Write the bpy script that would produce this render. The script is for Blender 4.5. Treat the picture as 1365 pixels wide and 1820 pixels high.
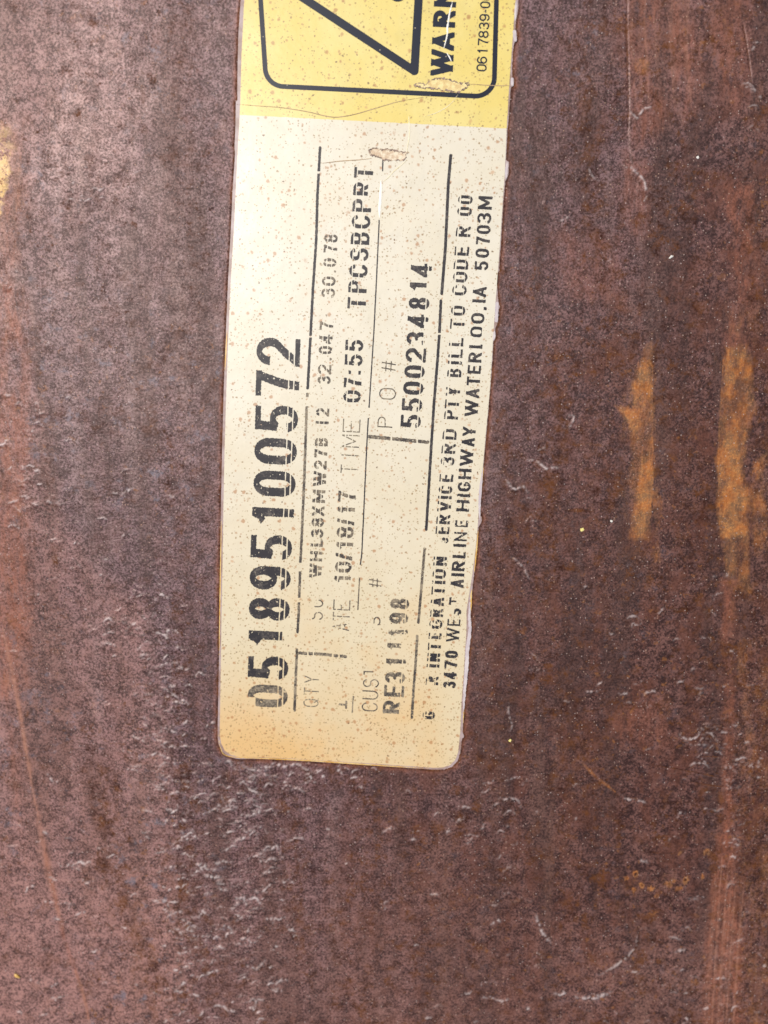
import bpy, math
import numpy as np
from mathutils import Vector

# ------------------------------------------------------------------ scene, camera, light
scene = bpy.context.scene
for o in list(bpy.data.objects):
    bpy.data.objects.remove(o, do_unlink=True)
col = scene.collection

PW, PH = 1365.0, 1820.0            # photograph size in its own pixels
FPX = 1368.0                       # focal length in those pixels
DIST = 0.304                       # metres from lens to the plate along the axis
TILT = math.radians(7.0)
cam_pos = np.array([0.0, DIST * math.sin(TILT), DIST * math.cos(TILT)])
cam_d = bpy.data.cameras.new("camera")
cam = bpy.data.objects.new("camera", cam_d)
col.objects.link(cam)
cam.location = cam_pos
cam.rotation_euler = (-TILT, 0.0, 0.0)
cam_d.sensor_fit = 'VERTICAL'
cam_d.sensor_height = 36.0
cam_d.lens = FPX / PH * 36.0
cam_d.clip_start = 0.01
cam_d.clip_end = 100.0
cam_d.dof.use_dof = True
cam_d.dof.focus_distance = 0.298
cam_d.dof.aperture_fstop = 4.5
scene.camera = cam

SUN = np.array([-0.42, 0.31, 1.0]); SUN = SUN / np.linalg.norm(SUN)
world = bpy.data.worlds.new("World"); scene.world = world; world.use_nodes = True
wn = world.node_tree.nodes; wl = world.node_tree.links
sky = wn.new('ShaderNodeTexSky'); sky.sky_type = 'NISHITA'; sky.sun_disc = False
sky.sun_elevation = math.asin(SUN[2]); sky.sun_rotation = math.atan2(SUN[0], SUN[1])
wn['Background'].inputs['Strength'].default_value = 0.07
wl.new(sky.outputs[0], wn['Background'].inputs['Color'])
sun_d = bpy.data.lights.new("sun", 'SUN'); sun_d.energy = 4.0; sun_d.angle = math.radians(0.5)
sun_d.color = (1.0, 0.955, 0.89)
sun = bpy.data.objects.new("sun", sun_d); col.objects.link(sun)
sun.rotation_euler = Vector(SUN).to_track_quat('Z', 'Y').to_euler()
scene.view_settings.view_transform = 'Standard'
scene.view_settings.look = 'None'
scene.view_settings.exposure = 0.0
scene.view_settings.gamma = 1.0

# ------------------------------------------------------------------ pixel <-> plate
CT, ST = math.cos(TILT), math.sin(TILT)
def at(px, py):
    """photo pixel -> metres on the plate plane (z = 0)"""
    u = (np.asarray(px, float) - PW / 2) / FPX
    v = (PH / 2 - np.asarray(py, float)) / FPX
    dx = u; dy = v * CT - ST; dz = -v * ST - CT
    t = -cam_pos[2] / dz
    return cam_pos[0] + t * dx, cam_pos[1] + t * dy
def to_px(x, y):
    X = x - cam_pos[0]; Y = y - cam_pos[1]; Z = -cam_pos[2]
    v = Y * CT - Z * ST
    d = -(Z * CT + Y * ST)
    return PW / 2 + FPX * X / d, PH / 2 - FPX * v / d

# ------------------------------------------------------------------ noise
def _hash(ix, iy, seed):
    h = (ix.astype(np.int64) * 374761393 + iy.astype(np.int64) * 668265263 + seed * 1442695041) & 0xffffffff
    h = ((h ^ (h >> 13)) * 1274126177) & 0xffffffff
    return ((h ^ (h >> 16)) & 0xffffff) / float(0xffffff)
def gnoise(x, y, seed=0):
    """gradient noise, about -0.7 .. 0.7"""
    x = np.asarray(x, float); y = np.asarray(y, float)
    ix = np.floor(x); iy = np.floor(y); fx = x - ix; fy = y - iy
    sx = fx * fx * fx * (fx * (fx * 6 - 15) + 10); sy = fy * fy * fy * (fy * (fy * 6 - 15) + 10)
    def g(ax, ay):
        a = _hash(ix + ax, iy + ay, seed) * 2 * math.pi
        return np.cos(a) * (fx - ax) + np.sin(a) * (fy - ay)
    a = g(0, 0); b = g(1, 0); c = g(0, 1); d = g(1, 1)
    return (a + (b - a) * sx) + ((c + (d - c) * sx) - (a + (b - a) * sx)) * sy
def fbm(x, y, octv=4, seed=0, gain=0.5):
    r = 0; a = 1
    for k in range(octv):
        r = r + a * gnoise(x * 2 ** k + 17.3 * k, y * 2 ** k - 9.1 * k, seed + k); a *= gain
    return r
def sstep(a, b, x):
    t = np.clip((x - a) / (b - a), 0, 1); return t * t * (3 - 2 * t)

# ------------------------------------------------------------------ 2-D distance helpers (photo pixels)
def poly_sdf(pts, X, Y):
    """signed distance to a closed polygon, negative inside"""
    P = np.asarray(pts, float); n = len(P)
    d = np.full(X.shape, 1e18); ins = np.zeros(X.shape, bool)
    for i in range(n):
        x0, y0 = P[i]; x1, y1 = P[(i + 1) % n]
        ex, ey = x1 - x0, y1 - y0; L = ex * ex + ey * ey + 1e-12
        t = np.clip(((X - x0) * ex + (Y - y0) * ey) / L, 0, 1)
        d = np.minimum(d, (X - x0 - t * ex) ** 2 + (Y - y0 - t * ey) ** 2)
        c = (y0 > Y) != (y1 > Y)
        if abs(ey) > 1e-12:
            ins ^= c & (X < (Y - y0) / ey * ex + x0)
    d = np.sqrt(d)
    return np.where(ins, -d, d)
def line_dist(pts, X, Y):
    d = np.full(X.shape, 1e18); T = np.zeros(X.shape)
    P = np.asarray(pts, float)
    seg = np.hypot(*(P[1:] - P[:-1]).T); cum = np.concatenate([[0], np.cumsum(seg)])
    for i in range(len(P) - 1):
        x0, y0 = P[i]; x1, y1 = P[i + 1]
        ex, ey = x1 - x0, y1 - y0; L = ex * ex + ey * ey + 1e-12
        t = np.clip(((X - x0) * ex + (Y - y0) * ey) / L, 0, 1)
        q = np.hypot(X - x0 - t * ex, Y - y0 - t * ey)
        m = q < d
        d = np.where(m, q, d); T = np.where(m, (cum[i] + t * seg[i]) / cum[-1], T)
    return d, T
def smooth_line(pts, n=10):
    P = np.asarray(pts, float)
    if len(P) < 3: return P
    Q = np.vstack([2 * P[0] - P[1], P, 2 * P[-1] - P[-2]]); out = []
    for i in range(1, len(Q) - 2):
        for t in np.linspace(0, 1, n, endpoint=False):
            a, b, c, d = Q[i - 1], Q[i], Q[i + 1], Q[i + 2]
            out.append(0.5 * (2 * b + (c - a) * t + (2 * a - 5 * b + 4 * c - d) * t * t + (3 * b - a - 3 * c + d) * t ** 3))
    out.append(P[-1]); return np.array(out)

# ------------------------------------------------------------------ slow shape of the plate (shared by plate and label)
STEP = np.array([(-400, 40), (0, 60), (300, 75), (770, 95), (900, 110), (1000, 180), (1090, 270), (1200, 298), (1385, 318), (1600, 330), (1820, 342), (2300, 360)], float)
def h_slow(px, py):
    xb = np.interp(py, STEP[:, 0], STEP[:, 1])
    s = (xb - px)
    h = -0.000028 * np.log1p(np.exp(np.clip(s / 22.0, -30, 30))) * (0.55 + 0.45 * sstep(-200, 1300, py)) * 14 / 14.0
    h = h * 12
    h = h + 0.00045 * gnoise(px / 420.0 + 3.1, py / 900.0 + 1.7, 5) * sstep(60, 200, np.abs(px - 640) - 200)
    h = h - 0.0009 * sstep(900, 1700, px) + 0.0004 * gnoise(px / 330.0, py / 640.0, 8) * sstep(1000, 1150, px)
    return h

# ------------------------------------------------------------------ mesh building
def link_mesh(name, V, loops, counts, mat, parent=None, smooth=False):
    me = bpy.data.meshes.new(name)
    V = np.asarray(V, np.float32); loops = np.asarray(loops, np.int32); counts = np.asarray(counts, np.int32)
    me.vertices.add(len(V)); me.vertices.foreach_set("co", V.ravel())
    me.loops.add(len(loops)); me.loops.foreach_set("vertex_index", loops)
    me.polygons.add(len(counts))
    st = np.zeros(len(counts), np.int32); st[1:] = np.cumsum(counts)[:-1]
    me.polygons.foreach_set("loop_start", st); me.polygons.foreach_set("loop_total", counts)
    if smooth: me.polygons.foreach_set("use_smooth", np.ones(len(counts), bool))
    me.update(calc_edges=True); me.validate()
    me.materials.append(mat)
    o = bpy.data.objects.new(name, me); col.objects.link(o)
    if parent is not None: o.parent = parent
    return o

_MS = {1: [[0, 4, 7]], 2: [[4, 1, 5]], 3: [[0, 1, 5, 7]], 4: [[5, 2, 6]], 5: [[0, 4, 7], [5, 2, 6]], 6: [[4, 1, 2, 6]],
       7: [[0, 1, 2, 6, 7]], 8: [[7, 6, 3]], 9: [[0, 4, 6, 3]], 10: [[4, 1, 5], [7, 6, 3]], 11: [[0, 1, 5, 6, 3]],
       12: [[7, 5, 2, 3]], 13: [[0, 4, 5, 2, 3]], 14: [[4, 1, 2, 3, 7]], 15: [[0, 1, 2, 3]]}
def march(F, A, B):
    """marching squares of F < 0 on the grid A x B; returns points, loops, counts in (a, b)"""
    F = F.copy(); F[np.abs(F) < 1e-6] = 1e-6
    I = F < 0
    f = [F[:-1, :-1], F[:-1, 1:], F[1:, 1:], F[1:, :-1]]
    X = [A[:-1, :-1], A[:-1, 1:], A[1:, 1:], A[1:, :-1]]
    Y = [B[:-1, :-1], B[:-1, 1:], B[1:, 1:], B[1:, :-1]]
    case = sum((I0.astype(int) << k) for k, I0 in enumerate([I[:-1, :-1], I[:-1, 1:], I[1:, 1:], I[1:, :-1]]))
    P = []; cnt = []
    for cs, polys in _MS.items():
        m = case == cs
        if not m.any(): continue
        ff = [q[m] for q in f]; xx = [q[m] for q in X]; yy = [q[m] for q in Y]
        def pt(k):
            if k < 4: return xx[k], yy[k]
            i, j = k - 4, (k - 3) % 4
            t = ff[i] / (ff[i] - ff[j])
            return xx[i] + t * (xx[j] - xx[i]), yy[i] + t * (yy[j] - yy[i])
        for pl in polys:
            q = np.stack([np.stack(pt(k), -1) for k in pl], 1)
            P.append(q.reshape(-1, 2)); cnt.append(np.full(len(q), len(pl)))
    if not P: return np.zeros((0, 2)), np.zeros(0, int), np.zeros(0, int)
    P = np.concatenate(P); cnt = np.concatenate(cnt)
    key = np.round(P * 500).astype(np.int64)
    _, first, inv = np.unique(key, axis=0, return_index=True, return_inverse=True)
    return P[first], inv.ravel(), cnt

def sheet(name, chunks, lift, mat, parent, thick=0.0, smooth=True):
    """chunks: (pixel points, loops, counts); laid on the plate at `lift` metres, with walls going down `thick`"""
    Vs = []; Ls = []; Cs = []; off = 0
    for P, L, C in chunks:
        if len(P) == 0: continue
        Vs.append(P); Ls.append(L + off); Cs.append(C); off += len(P)
    P = np.concatenate(Vs); L = np.concatenate(Ls); C = np.concatenate(Cs)
    x, y = at(P[:, 0], P[:, 1])
    z = h_slow(P[:, 0], P[:, 1]) + (lift(P[:, 0], P[:, 1]) if callable(lift) else lift)
    V = np.stack([x, y, z], 1)
    # face the camera
    s = np.zeros(len(C), int); s[1:] = np.cumsum(C)[:-1]
    area = sum(((V[L[s + k], 0] - V[L[s], 0]) * (V[L[s + k + 1], 1] - V[L[s], 1]) - (V[L[s + k + 1], 0] - V[L[s], 0]) * (V[L[s + k], 1] - V[L[s], 1])) for k in (1,))
    if np.median(area) < 0:
        L = np.concatenate([L[a:a + n][::-1] for a, n in zip(s, C)])
    if thick > 0:
        nxt = np.arange(len(L)) + 1; nxt[s + C - 1] = s
        a = L; b = L[nxt]; N = len(V)
        k1 = a.astype(np.int64) * N + b; k2 = b.astype(np.int64) * N + a
        bd = ~np.isin(k1, k2)
        a = a[bd]; b = b[bd]
        W = V.copy(); W[:, 2] -= thick
        V = np.concatenate([V, V, W])     # walls get their own top vertices: crisp rim
        q = np.stack([b + N, a + N, a + 2 * N, b + 2 * N], 1).ravel()
        L = np.concatenate([L, q]); C = np.concatenate([C, np.full(len(a), 4)])
        used = np.zeros(len(V), bool); used[L] = True
        remap = np.cumsum(used) - 1; V = V[used]; L = remap[L]
    return link_mesh(name, V, L, C, mat, parent, smooth)

def region(fn, x0, y0, x1, y1, res):
    A, B = np.meshgrid(np.arange(x0, x1 + res, res), np.arange(y0, y1 + res, res))
    return march(fn(A, B), A, B)

# ------------------------------------------------------------------ materials
class NT:
    def __init__(self, name):
        self.m = bpy.data.materials.new(name); self.m.use_nodes = True
        self.n = self.m.node_tree.nodes; self.l = self.m.node_tree.links
        self.b = self.n['Principled BSDF']
        self.co = self.n.new('ShaderNodeTexCoord').outputs['Object']
    def put(self, sock, v):
        if isinstance(v, bpy.types.NodeSocket): self.l.new(v, sock)
        elif isinstance(v, tuple): sock.default_value = (*v, 1) if len(v) == 3 and sock.type == 'RGBA' else v
        else: sock.default_value = v
    def noise(self, scale, detail=3, rough=0.55, vec=None, off=(0, 0, 0), dist=0.0, stretch=None):
        n = self.n.new('ShaderNodeTexNoise'); n.inputs['Scale'].default_value = scale
        n.inputs['Detail'].default_value = detail; n.inputs['Roughness'].default_value = rough
        n.inputs['Distortion'].default_value = dist
        mp = self.n.new('ShaderNodeMapping'); mp.inputs['Location'].default_value = off
        if stretch: mp.inputs['Scale'].default_value = stretch
        self.l.new(vec or self.co, mp.inputs['Vector']); self.l.new(mp.outputs[0], n.inputs['Vector'])
        return n.outputs['Fac']
    def voronoi(self, scale, off=(0, 0, 0), feature='F1', vec=None, rnd=1.0):
        n = self.n.new('ShaderNodeTexVoronoi'); n.feature = feature; n.inputs['Scale'].default_value = scale
        n.inputs['Randomness'].default_value = rnd
        mp = self.n.new('ShaderNodeMapping'); mp.inputs['Location'].default_value = off
        self.l.new(vec or self.co, mp.inputs['Vector']); self.l.new(mp.outputs[0], n.inputs['Vector'])
        return n
    def ramp(self, v, a, b, lo=0.0, hi=1.0):
        r = self.n.new('ShaderNodeMapRange'); r.interpolation_type = 'SMOOTHSTEP'
        for i, q in zip(('From Min', 'From Max', 'To Min', 'To Max'), (a, b, lo, hi)): self.put(r.inputs[i], q)
        self.l.new(v, r.inputs['Value']); return r.outputs[0]
    def math(self, op, a, b=0.0):
        m = self.n.new('ShaderNodeMath'); m.operation = op; self.put(m.inputs[0], a); self.put(m.inputs[1], b)
        return m.outputs[0]
    def mix(self, f, a, b):
        m = self.n.new('ShaderNodeMix'); m.data_type = 'RGBA'
        self.put(m.inputs[0], f); self.put(m.inputs[6], a); self.put(m.inputs[7], b); return m.outputs[2]
    def attr(self, name):
        a = self.n.new('ShaderNodeAttribute'); a.attribute_name = name; return a.outputs['Fac']
    def sep(self):
        s = self.n.new('ShaderNodeSeparateXYZ'); self.l.new(self.co, s.inputs[0]); return s.outputs
    def bump(self, h, strength, dist, normal=None):
        b = self.n.new('ShaderNodeBump'); b.inputs['Strength'].default_value = strength; b.inputs['Distance'].default_value = dist
        self.l.new(h, b.inputs['Height'])
        if normal: self.l.new(normal, b.inputs['Normal'])
        return b.outputs[0]

def steel_material():
    t = NT("rusted_mill_scale")
    xyz = t.sep()
    big = t.noise(13, 4, 0.6)
    mott = t.noise(210, 8, 0.76, off=(1, 7, 0))
    mott2 = t.noise(85, 7, 0.74, off=(4, 2, 0), stretch=(1, .7, 1))
    fine = t.noise(1150, 4, 0.75, off=(5, 2, 0))
    st1 = t.noise(55, 6, .66, off=(2, 3, 0), stretch=(1, .11, 1)); st2 = t.noise(62, 6, .66, off=(8, 5, 0), stretch=(1, .09, 1))
    v = t.math('ADD', t.math('MULTIPLY', mott, .42), t.math('MULTIPLY', fine, .58))
    cool = t.mix(t.ramp(v, .44, .595), (0.024, 0.0094, 0.0092), (0.222, 0.132, 0.138))
    warm = t.mix(t.ramp(v, .44, .595), (0.019, 0.0052, 0.0036), (0.162, 0.075, 0.060))
    # the scale is thinner, the rust browner, towards the right-hand and lower side
    side = t.ramp(t.math('ADD', t.math('ADD', xyz[0], t.math('MULTIPLY', xyz[1], -.40)), t.math('MULTIPLY', t.math('SUBTRACT', big, .5), .22)), -.06, .13)
    c = t.mix(side, cool, warm)
    rb = t.math('MULTIPLY', t.ramp(mott2, 0.46, 0.62), t.ramp(side, 0, 1, .35, .85))
    c = t.mix(t.math('MULTIPLY', rb, t.ramp(v, .35, .65, .5, .9)), c, (0.110, 0.036, 0.019))
    # run marks and rolling streaks, top to bottom
    c = t.mix(t.math('MULTIPLY', t.ramp(st1, .47, .60), .72), c, t.mix(t.ramp(v, .4, .6), (0.017, 0.0060, 0.0045), (0.080, 0.039, 0.031)))
    c = t.mix(t.math('MULTIPLY', t.ramp(st2, .52, .68), t.ramp(v, .40, .60, .05, .58)), c, t.mix(side, (0.245, 0.165, 0.158), (0.158, 0.076, 0.052)))
    # lighter pinkish rust, with the plate's left and lower sheen painted in
    c = t.mix(t.math('MULTIPLY', t.attr('pink_sheen'), t.ramp(v, .40, .60, .06, .80)), c, (0.430, 0.215, 0.172))
    # bluish mill scale left in patches
    blue = t.math('MULTIPLY', t.ramp(t.noise(150, 6, 0.7, off=(9, 4, 0)), 0.55, 0.68), t.ramp(big, 0.38, 0.60))
    c = t.mix(t.math('MULTIPLY', blue, t.ramp(side, .1, .75, .7, .16)), c, (0.140, 0.136, 0.168))
    # red-brown stain areas
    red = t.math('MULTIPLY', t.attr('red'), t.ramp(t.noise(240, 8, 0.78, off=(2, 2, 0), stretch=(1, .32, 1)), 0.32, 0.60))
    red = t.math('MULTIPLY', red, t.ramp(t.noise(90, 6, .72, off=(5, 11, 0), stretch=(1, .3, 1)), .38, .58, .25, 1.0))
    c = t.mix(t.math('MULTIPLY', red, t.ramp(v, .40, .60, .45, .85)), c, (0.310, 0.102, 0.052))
    # dark pits, clustered
    pit = t.math('MULTIPLY', t.ramp(t.noise(170, 8, 0.78, off=(4, 8, 0)), 0.485, 0.57), t.math('MULTIPLY', t.ramp(t.noise(42, 5, 0.7, off=(6, 1, 0)), 0.45, 0.58), t.ramp(side, 0.0, .5, .45, 1.0)))
    sp_ = t.math('MULTIPLY', t.ramp(t.noise(360, 6, .7, off=(14, 2, 0)), .565, .66), t.ramp(t.noise(36, 5, .7, off=(3, 15, 0), stretch=(1, .4, 1)), .46, .58))
    pit = t.math('MAXIMUM', pit, sp_)
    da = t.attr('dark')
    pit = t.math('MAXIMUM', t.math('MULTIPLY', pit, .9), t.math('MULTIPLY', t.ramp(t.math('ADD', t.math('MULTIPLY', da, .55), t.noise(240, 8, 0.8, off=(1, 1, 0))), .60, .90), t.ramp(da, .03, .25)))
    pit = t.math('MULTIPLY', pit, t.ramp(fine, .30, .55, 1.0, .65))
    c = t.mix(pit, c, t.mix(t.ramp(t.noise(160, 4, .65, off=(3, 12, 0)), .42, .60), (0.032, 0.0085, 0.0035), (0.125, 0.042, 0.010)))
    # loose orange rust
    on = t.noise(210, 9, 0.82, off=(7, 3, 0), stretch=(1, .35, 1))
    orange = t.mix(t.ramp(t.noise(120, 8, .75, off=(2, 9, 0)), .40, .60), (0.420, 0.138, 0.030), (0.225, 0.112, 0.048))
    orange = t.mix(t.ramp(fine, .45, .7), orange, (0.54, 0.23, 0.065))
    hole = t.ramp(t.noise(75, 7, .75, off=(6, 6, 0), stretch=(1, .45, 1)), .40, .56, .30, 1.0)
    oa = t.ramp(t.math('ADD', t.math('MULTIPLY', t.attr('orange'), .50), on), .62, 1.08)
    c = t.mix(t.math('MULTIPLY', t.math('MULTIPLY', oa, hole), t.ramp(t.attr('orange'), 0.03, .5)), c, orange)
    spot = t.math('MULTIPLY', t.ramp(t.noise(260, 5, .65, off=(11, 3, 0)), 0.60, 0.68), t.ramp(big, .42, .6))
    c = t.mix(t.math('MULTIPLY', spot, 0.6), c, (0.25, 0.095, 0.025))
    gold = t.math('MULTIPLY', t.attr('gold'), t.ramp(t.noise(360, 7, .8, off=(1, 3, 0)), .43, .53))
    c = t.mix(gold, c, (0.80, 0.53, 0.20))
    c = t.mix(t.math('MULTIPLY', t.attr('scratch'), t.ramp(mott, .40, .6, .35, .85)), c, (0.38, 0.180, 0.118))
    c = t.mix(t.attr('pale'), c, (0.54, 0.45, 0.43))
    # sparkle glints painted into the colour as tiny bright grains
    vg = t.voronoi(1000, off=(3, 3, 0)); sg = t.n.new('ShaderNodeSeparateColor'); t.l.new(vg.outputs['Color'], sg.inputs[0])
    gr = t.math('MULTIPLY', t.ramp(vg.outputs['Distance'], 0.34, 0.12), t.ramp(sg.outputs[0], .80, .94))
    c = t.mix(t.math('MULTIPLY', gr, 0.62), c, t.mix(sg.outputs[1], (0.50, 0.42, 0.40), (0.48, 0.28, 0.17)))
    t.put(t.b.inputs['Base Color'], c)
    r = t.ramp(v, 0.38, 0.62, 0.54, 0.40)
    r = t.math('ADD', r, t.math('MULTIPLY', pit, .2))
    t.put(t.b.inputs['Roughness'], r)
    t.put(t.b.inputs['Specular IOR Level'], t.math('SUBTRACT', .60, t.math('MULTIPLY', pit, .5)))
    t.b.inputs['Specular Tint'].default_value = (1.0, 0.77, 0.74, 1)
    h = t.math('ADD', t.math('MULTIPLY', t.noise(420, 5, .7, off=(2, 7, 0)), 1.0), t.math('MULTIPLY', fine, 0.5))
    h = t.math('ADD', h, t.math('MULTIPLY', gr, .25))
    nb = t.n.new('ShaderNodeBump'); nb.inputs['Distance'].default_value = 0.00023
    t.l.new(h, nb.inputs['Height'])
    t.put(nb.inputs['Strength'], t.ramp(t.noise(34, 6, .72, off=(12, 2, 0), stretch=(1, .5, 1)), .36, .62, .30, 1.15))
    t.put(t.b.inputs['Normal'], nb.outputs[0])
    return t.m

def freckles(t, c, dens):
    """rust freckles of three sizes, denser where `dens` (0..1) is high"""
    wob = t.n.new('ShaderNodeMix'); wob.data_type = 'VECTOR'
    nz = t.n.new('ShaderNodeTexNoise'); nz.inputs['Scale'].default_value = 900
    t.l.new(t.co, nz.inputs['Vector'])
    sc = t.n.new('ShaderNodeVectorMath'); sc.operation = 'SCALE'; sc.inputs['Scale'].default_value = 0.0009
    t.l.new(nz.outputs['Color'], sc.inputs[0])
    ad = t.n.new('ShaderNodeVectorMath'); ad.operation = 'ADD'; t.l.new(t.co, ad.inputs[0]); t.l.new(sc.outputs[0], ad.inputs[1])
    vec = ad.outputs[0]
    t.n.remove(wob)
    for scale, off, r0, r1, colr, keep, amt in ((1000, (6, 2, 0), .14, .40, (0.33, 0.225, 0.095), .58, .72), (640, (1, 2, 0), .08, .34, (0.30, 0.175, 0.065), .56, .82), (350, (4, 1, 0), .08, .36, (0.42, 0.185, 0.065), .68, .72), (520, (9, 4, 0), .10, .34, (0.42, 0.21, 0.085), .64, .62),
                                           (170, (2, 6, 0), .03, .15, (0.52, 0.255, 0.105), .74, .55), (430, (8, 3, 0), .05, .20, (0.15, 0.070, 0.028), .80, .9)):
        v = t.voronoi(scale, off, vec=vec)
        s = t.n.new('ShaderNodeSeparateColor'); t.l.new(v.outputs['Color'], s.inputs[0])
        thr = t.math('SUBTRACT', keep, t.math('MULTIPLY', dens, 0.45))
        on = t.ramp(s.outputs[0], thr, t.math('ADD', thr, 0.12))
        rad = t.ramp(s.outputs[1], 0.0, 1.0, r0, r1)
        q = t.ramp(v.outputs['Distance'], rad, t.math('MULTIPLY', rad, 0.45))
        c = t.mix(t.math('MULTIPLY', t.math('MULTIPLY', q, on), amt), c, colr)
    return c

def label_material(name, base, alt, stain=True):
    t = NT(name)
    xyz = t.sep()
    c = t.mix(t.ramp(t.noise(38, 4, .6), .35, .68), base, alt)
    c = t.mix(t.math('MULTIPLY', t.ramp(t.noise(110, 3, .6, off=(3, 3, 0)), .5, .7), .35), c, tuple(q * .86 for q in alt))
    low = t.ramp(xyz[1], 0.02, -0.105)
    if stain:
        c = t.mix(t.math('MULTIPLY', t.ramp(xyz[1], .08, -.10), .75), c, t.mix(t.ramp(t.noise(38, 4, .6, off=(4, 4, 0)), .35, .68), (0.655, 0.515, 0.290), (0.680, 0.555, 0.340)))
        # tea coloured rust wash creeping up from the bottom edge
        w = t.math('MULTIPLY', t.ramp(xyz[1], -0.050, -0.102), t.ramp(t.noise(26, 5, .6, off=(2, 5, 0)), .30, .68, .25, 1.0))
        w = t.math('MULTIPLY', w, t.ramp(xyz[0], 0.030, 0.012, .15, 1.0))
        c = t.mix(t.math('MULTIPLY', w, .8), c, (0.70, 0.405, 0.135))
        w2 = t.math('MULTIPLY', t.ramp(t.noise(24, 3, .55, off=(8, 5, 0)), .52, .72), t.ramp(xyz[1], 0.03, -0.05))
        c = t.mix(t.math('MULTIPLY', w2, .55), c, (0.68, 0.47, 0.23))
    dens = t.math('ADD', t.math('MULTIPLY', low, .62), t.ramp(t.noise(48, 5, .7, off=(5, 9, 0)), .38, .64, 0.0, 0.75))
    c = freckles(t, c, dens)
    t.put(t.b.inputs['Base Color'], c)
    t.put(t.b.inputs['Roughness'], t.ramp(t.noise(70, 3, .5), .3, .7, .36, .46))
    t.put(t.b.inputs['Specular IOR Level'], 0.5)
    t.b.inputs['Coat Weight'].default_value = 0.45; t.b.inputs['Coat Roughness'].default_value = 0.26
    t.put(t.b.inputs['Normal'], t.bump(t.math('ADD', t.noise(70, 3, .5, off=(1, 2, 0)), t.math('MULTIPLY', t.noise(700, 2, .5), .12)), 0.5, 0.0004))
    return t.m

def ink_material(name, dark, fade, amount, rough=.42):
    t = NT(name)
    f = t.math('ADD', t.math('MULTIPLY', t.noise(210, 3, .6), .55), t.math('MULTIPLY', t.noise(1500, 2, .6, off=(3, 1, 0)), .45))
    f = t.ramp(f, .62 - amount * .35, .86 - amount * .35)
    c = t.mix(f, dark, fade)
    v = t.voronoi(700, (5, 1, 0)); s = t.n.new('ShaderNodeSeparateColor'); t.l.new(v.outputs['Color'], s.inputs[0])
    dot = t.math('MULTIPLY', t.ramp(v.outputs['Distance'], .22, .10), t.ramp(s.outputs[0], .86, .95))
    c = t.mix(t.math('MULTIPLY', dot, .7), c, (0.55, 0.46, 0.33))
    t.put(t.b.inputs['Base Color'], c); t.put(t.b.inputs['Roughness'], rough)
    t.b.inputs['Specular IOR Level'].default_value = .3
    return t.m

def plain_material(name, a, b, scale=300, rough=.5, alpha=None):
    t = NT(name)
    c = t.mix(t.ramp(t.noise(scale, 4, .6), .38, .62), a, b)
    t.put(t.b.inputs['Base Color'], c); t.put(t.b.inputs['Roughness'], rough)
    if alpha is not None: t.put(t.b.inputs['Alpha'], alpha)
    return t.m

M_steel = steel_material()
M_cream = label_material("cream_paper", (0.700, 0.622, 0.470), (0.720, 0.655, 0.525))
M_yellow = label_material("yellow_print", (0.735, 0.565, 0.150), (0.755, 0.61, 0.21), stain=False)
M_film = plain_material("yellowed_film_edge", (0.30, 0.19, 0.155), (0.42, 0.315, 0.30), 160, .4)
M_filmw = plain_material("torn_white_film", (0.52, 0.44, 0.45), (0.64, 0.56, 0.54), 200, .45)
M_amber = plain_material("amber_glue", (0.62, 0.33, 0.06), (0.75, 0.52, 0.20), 200, .35)
M_navy = ink_material("navy_ink", (0.014, 0.017, 0.030), (0.05, 0.052, 0.065), .0, .38)
M_black = ink_material("black_ribbon_ink", (0.030, 0.026, 0.029), (0.15, 0.125, 0.105), .40)
M_worn = ink_material("worn_ribbon_ink", (0.055, 0.045, 0.040), (0.30, 0.24, 0.165), .62)
M_faint = ink_material("faint_ribbon_ink", (0.12, 0.10, 0.078), (0.32, 0.26, 0.17), .6)
M_pale = plain_material("pale_crease", (0.86, 0.80, 0.68), (0.90, 0.86, 0.78), 300, .4)  # pale colour of the raised creases
M_crack = plain_material("dirt_in_crack", (0.30, 0.19, 0.10), (0.46, 0.31, 0.17), 300, .6)
M_scarA = plain_material("torn_paper_fibre", (0.60, 0.44, 0.29), (0.80, 0.68, 0.50), 650, .75)
M_scarY = plain_material("torn_yellow_fibre", (0.66, 0.47, 0.20), (0.82, 0.67, 0.32), 520, .75)
M_soft = plain_material("creased_paper", (0.80, 0.68, 0.42), (0.86, 0.77, 0.55), 300, .35)
M_scarB = plain_material("dirty_torn_rim", (0.16, 0.105, 0.08), (0.36, 0.25, 0.19), 600, .75)

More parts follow.
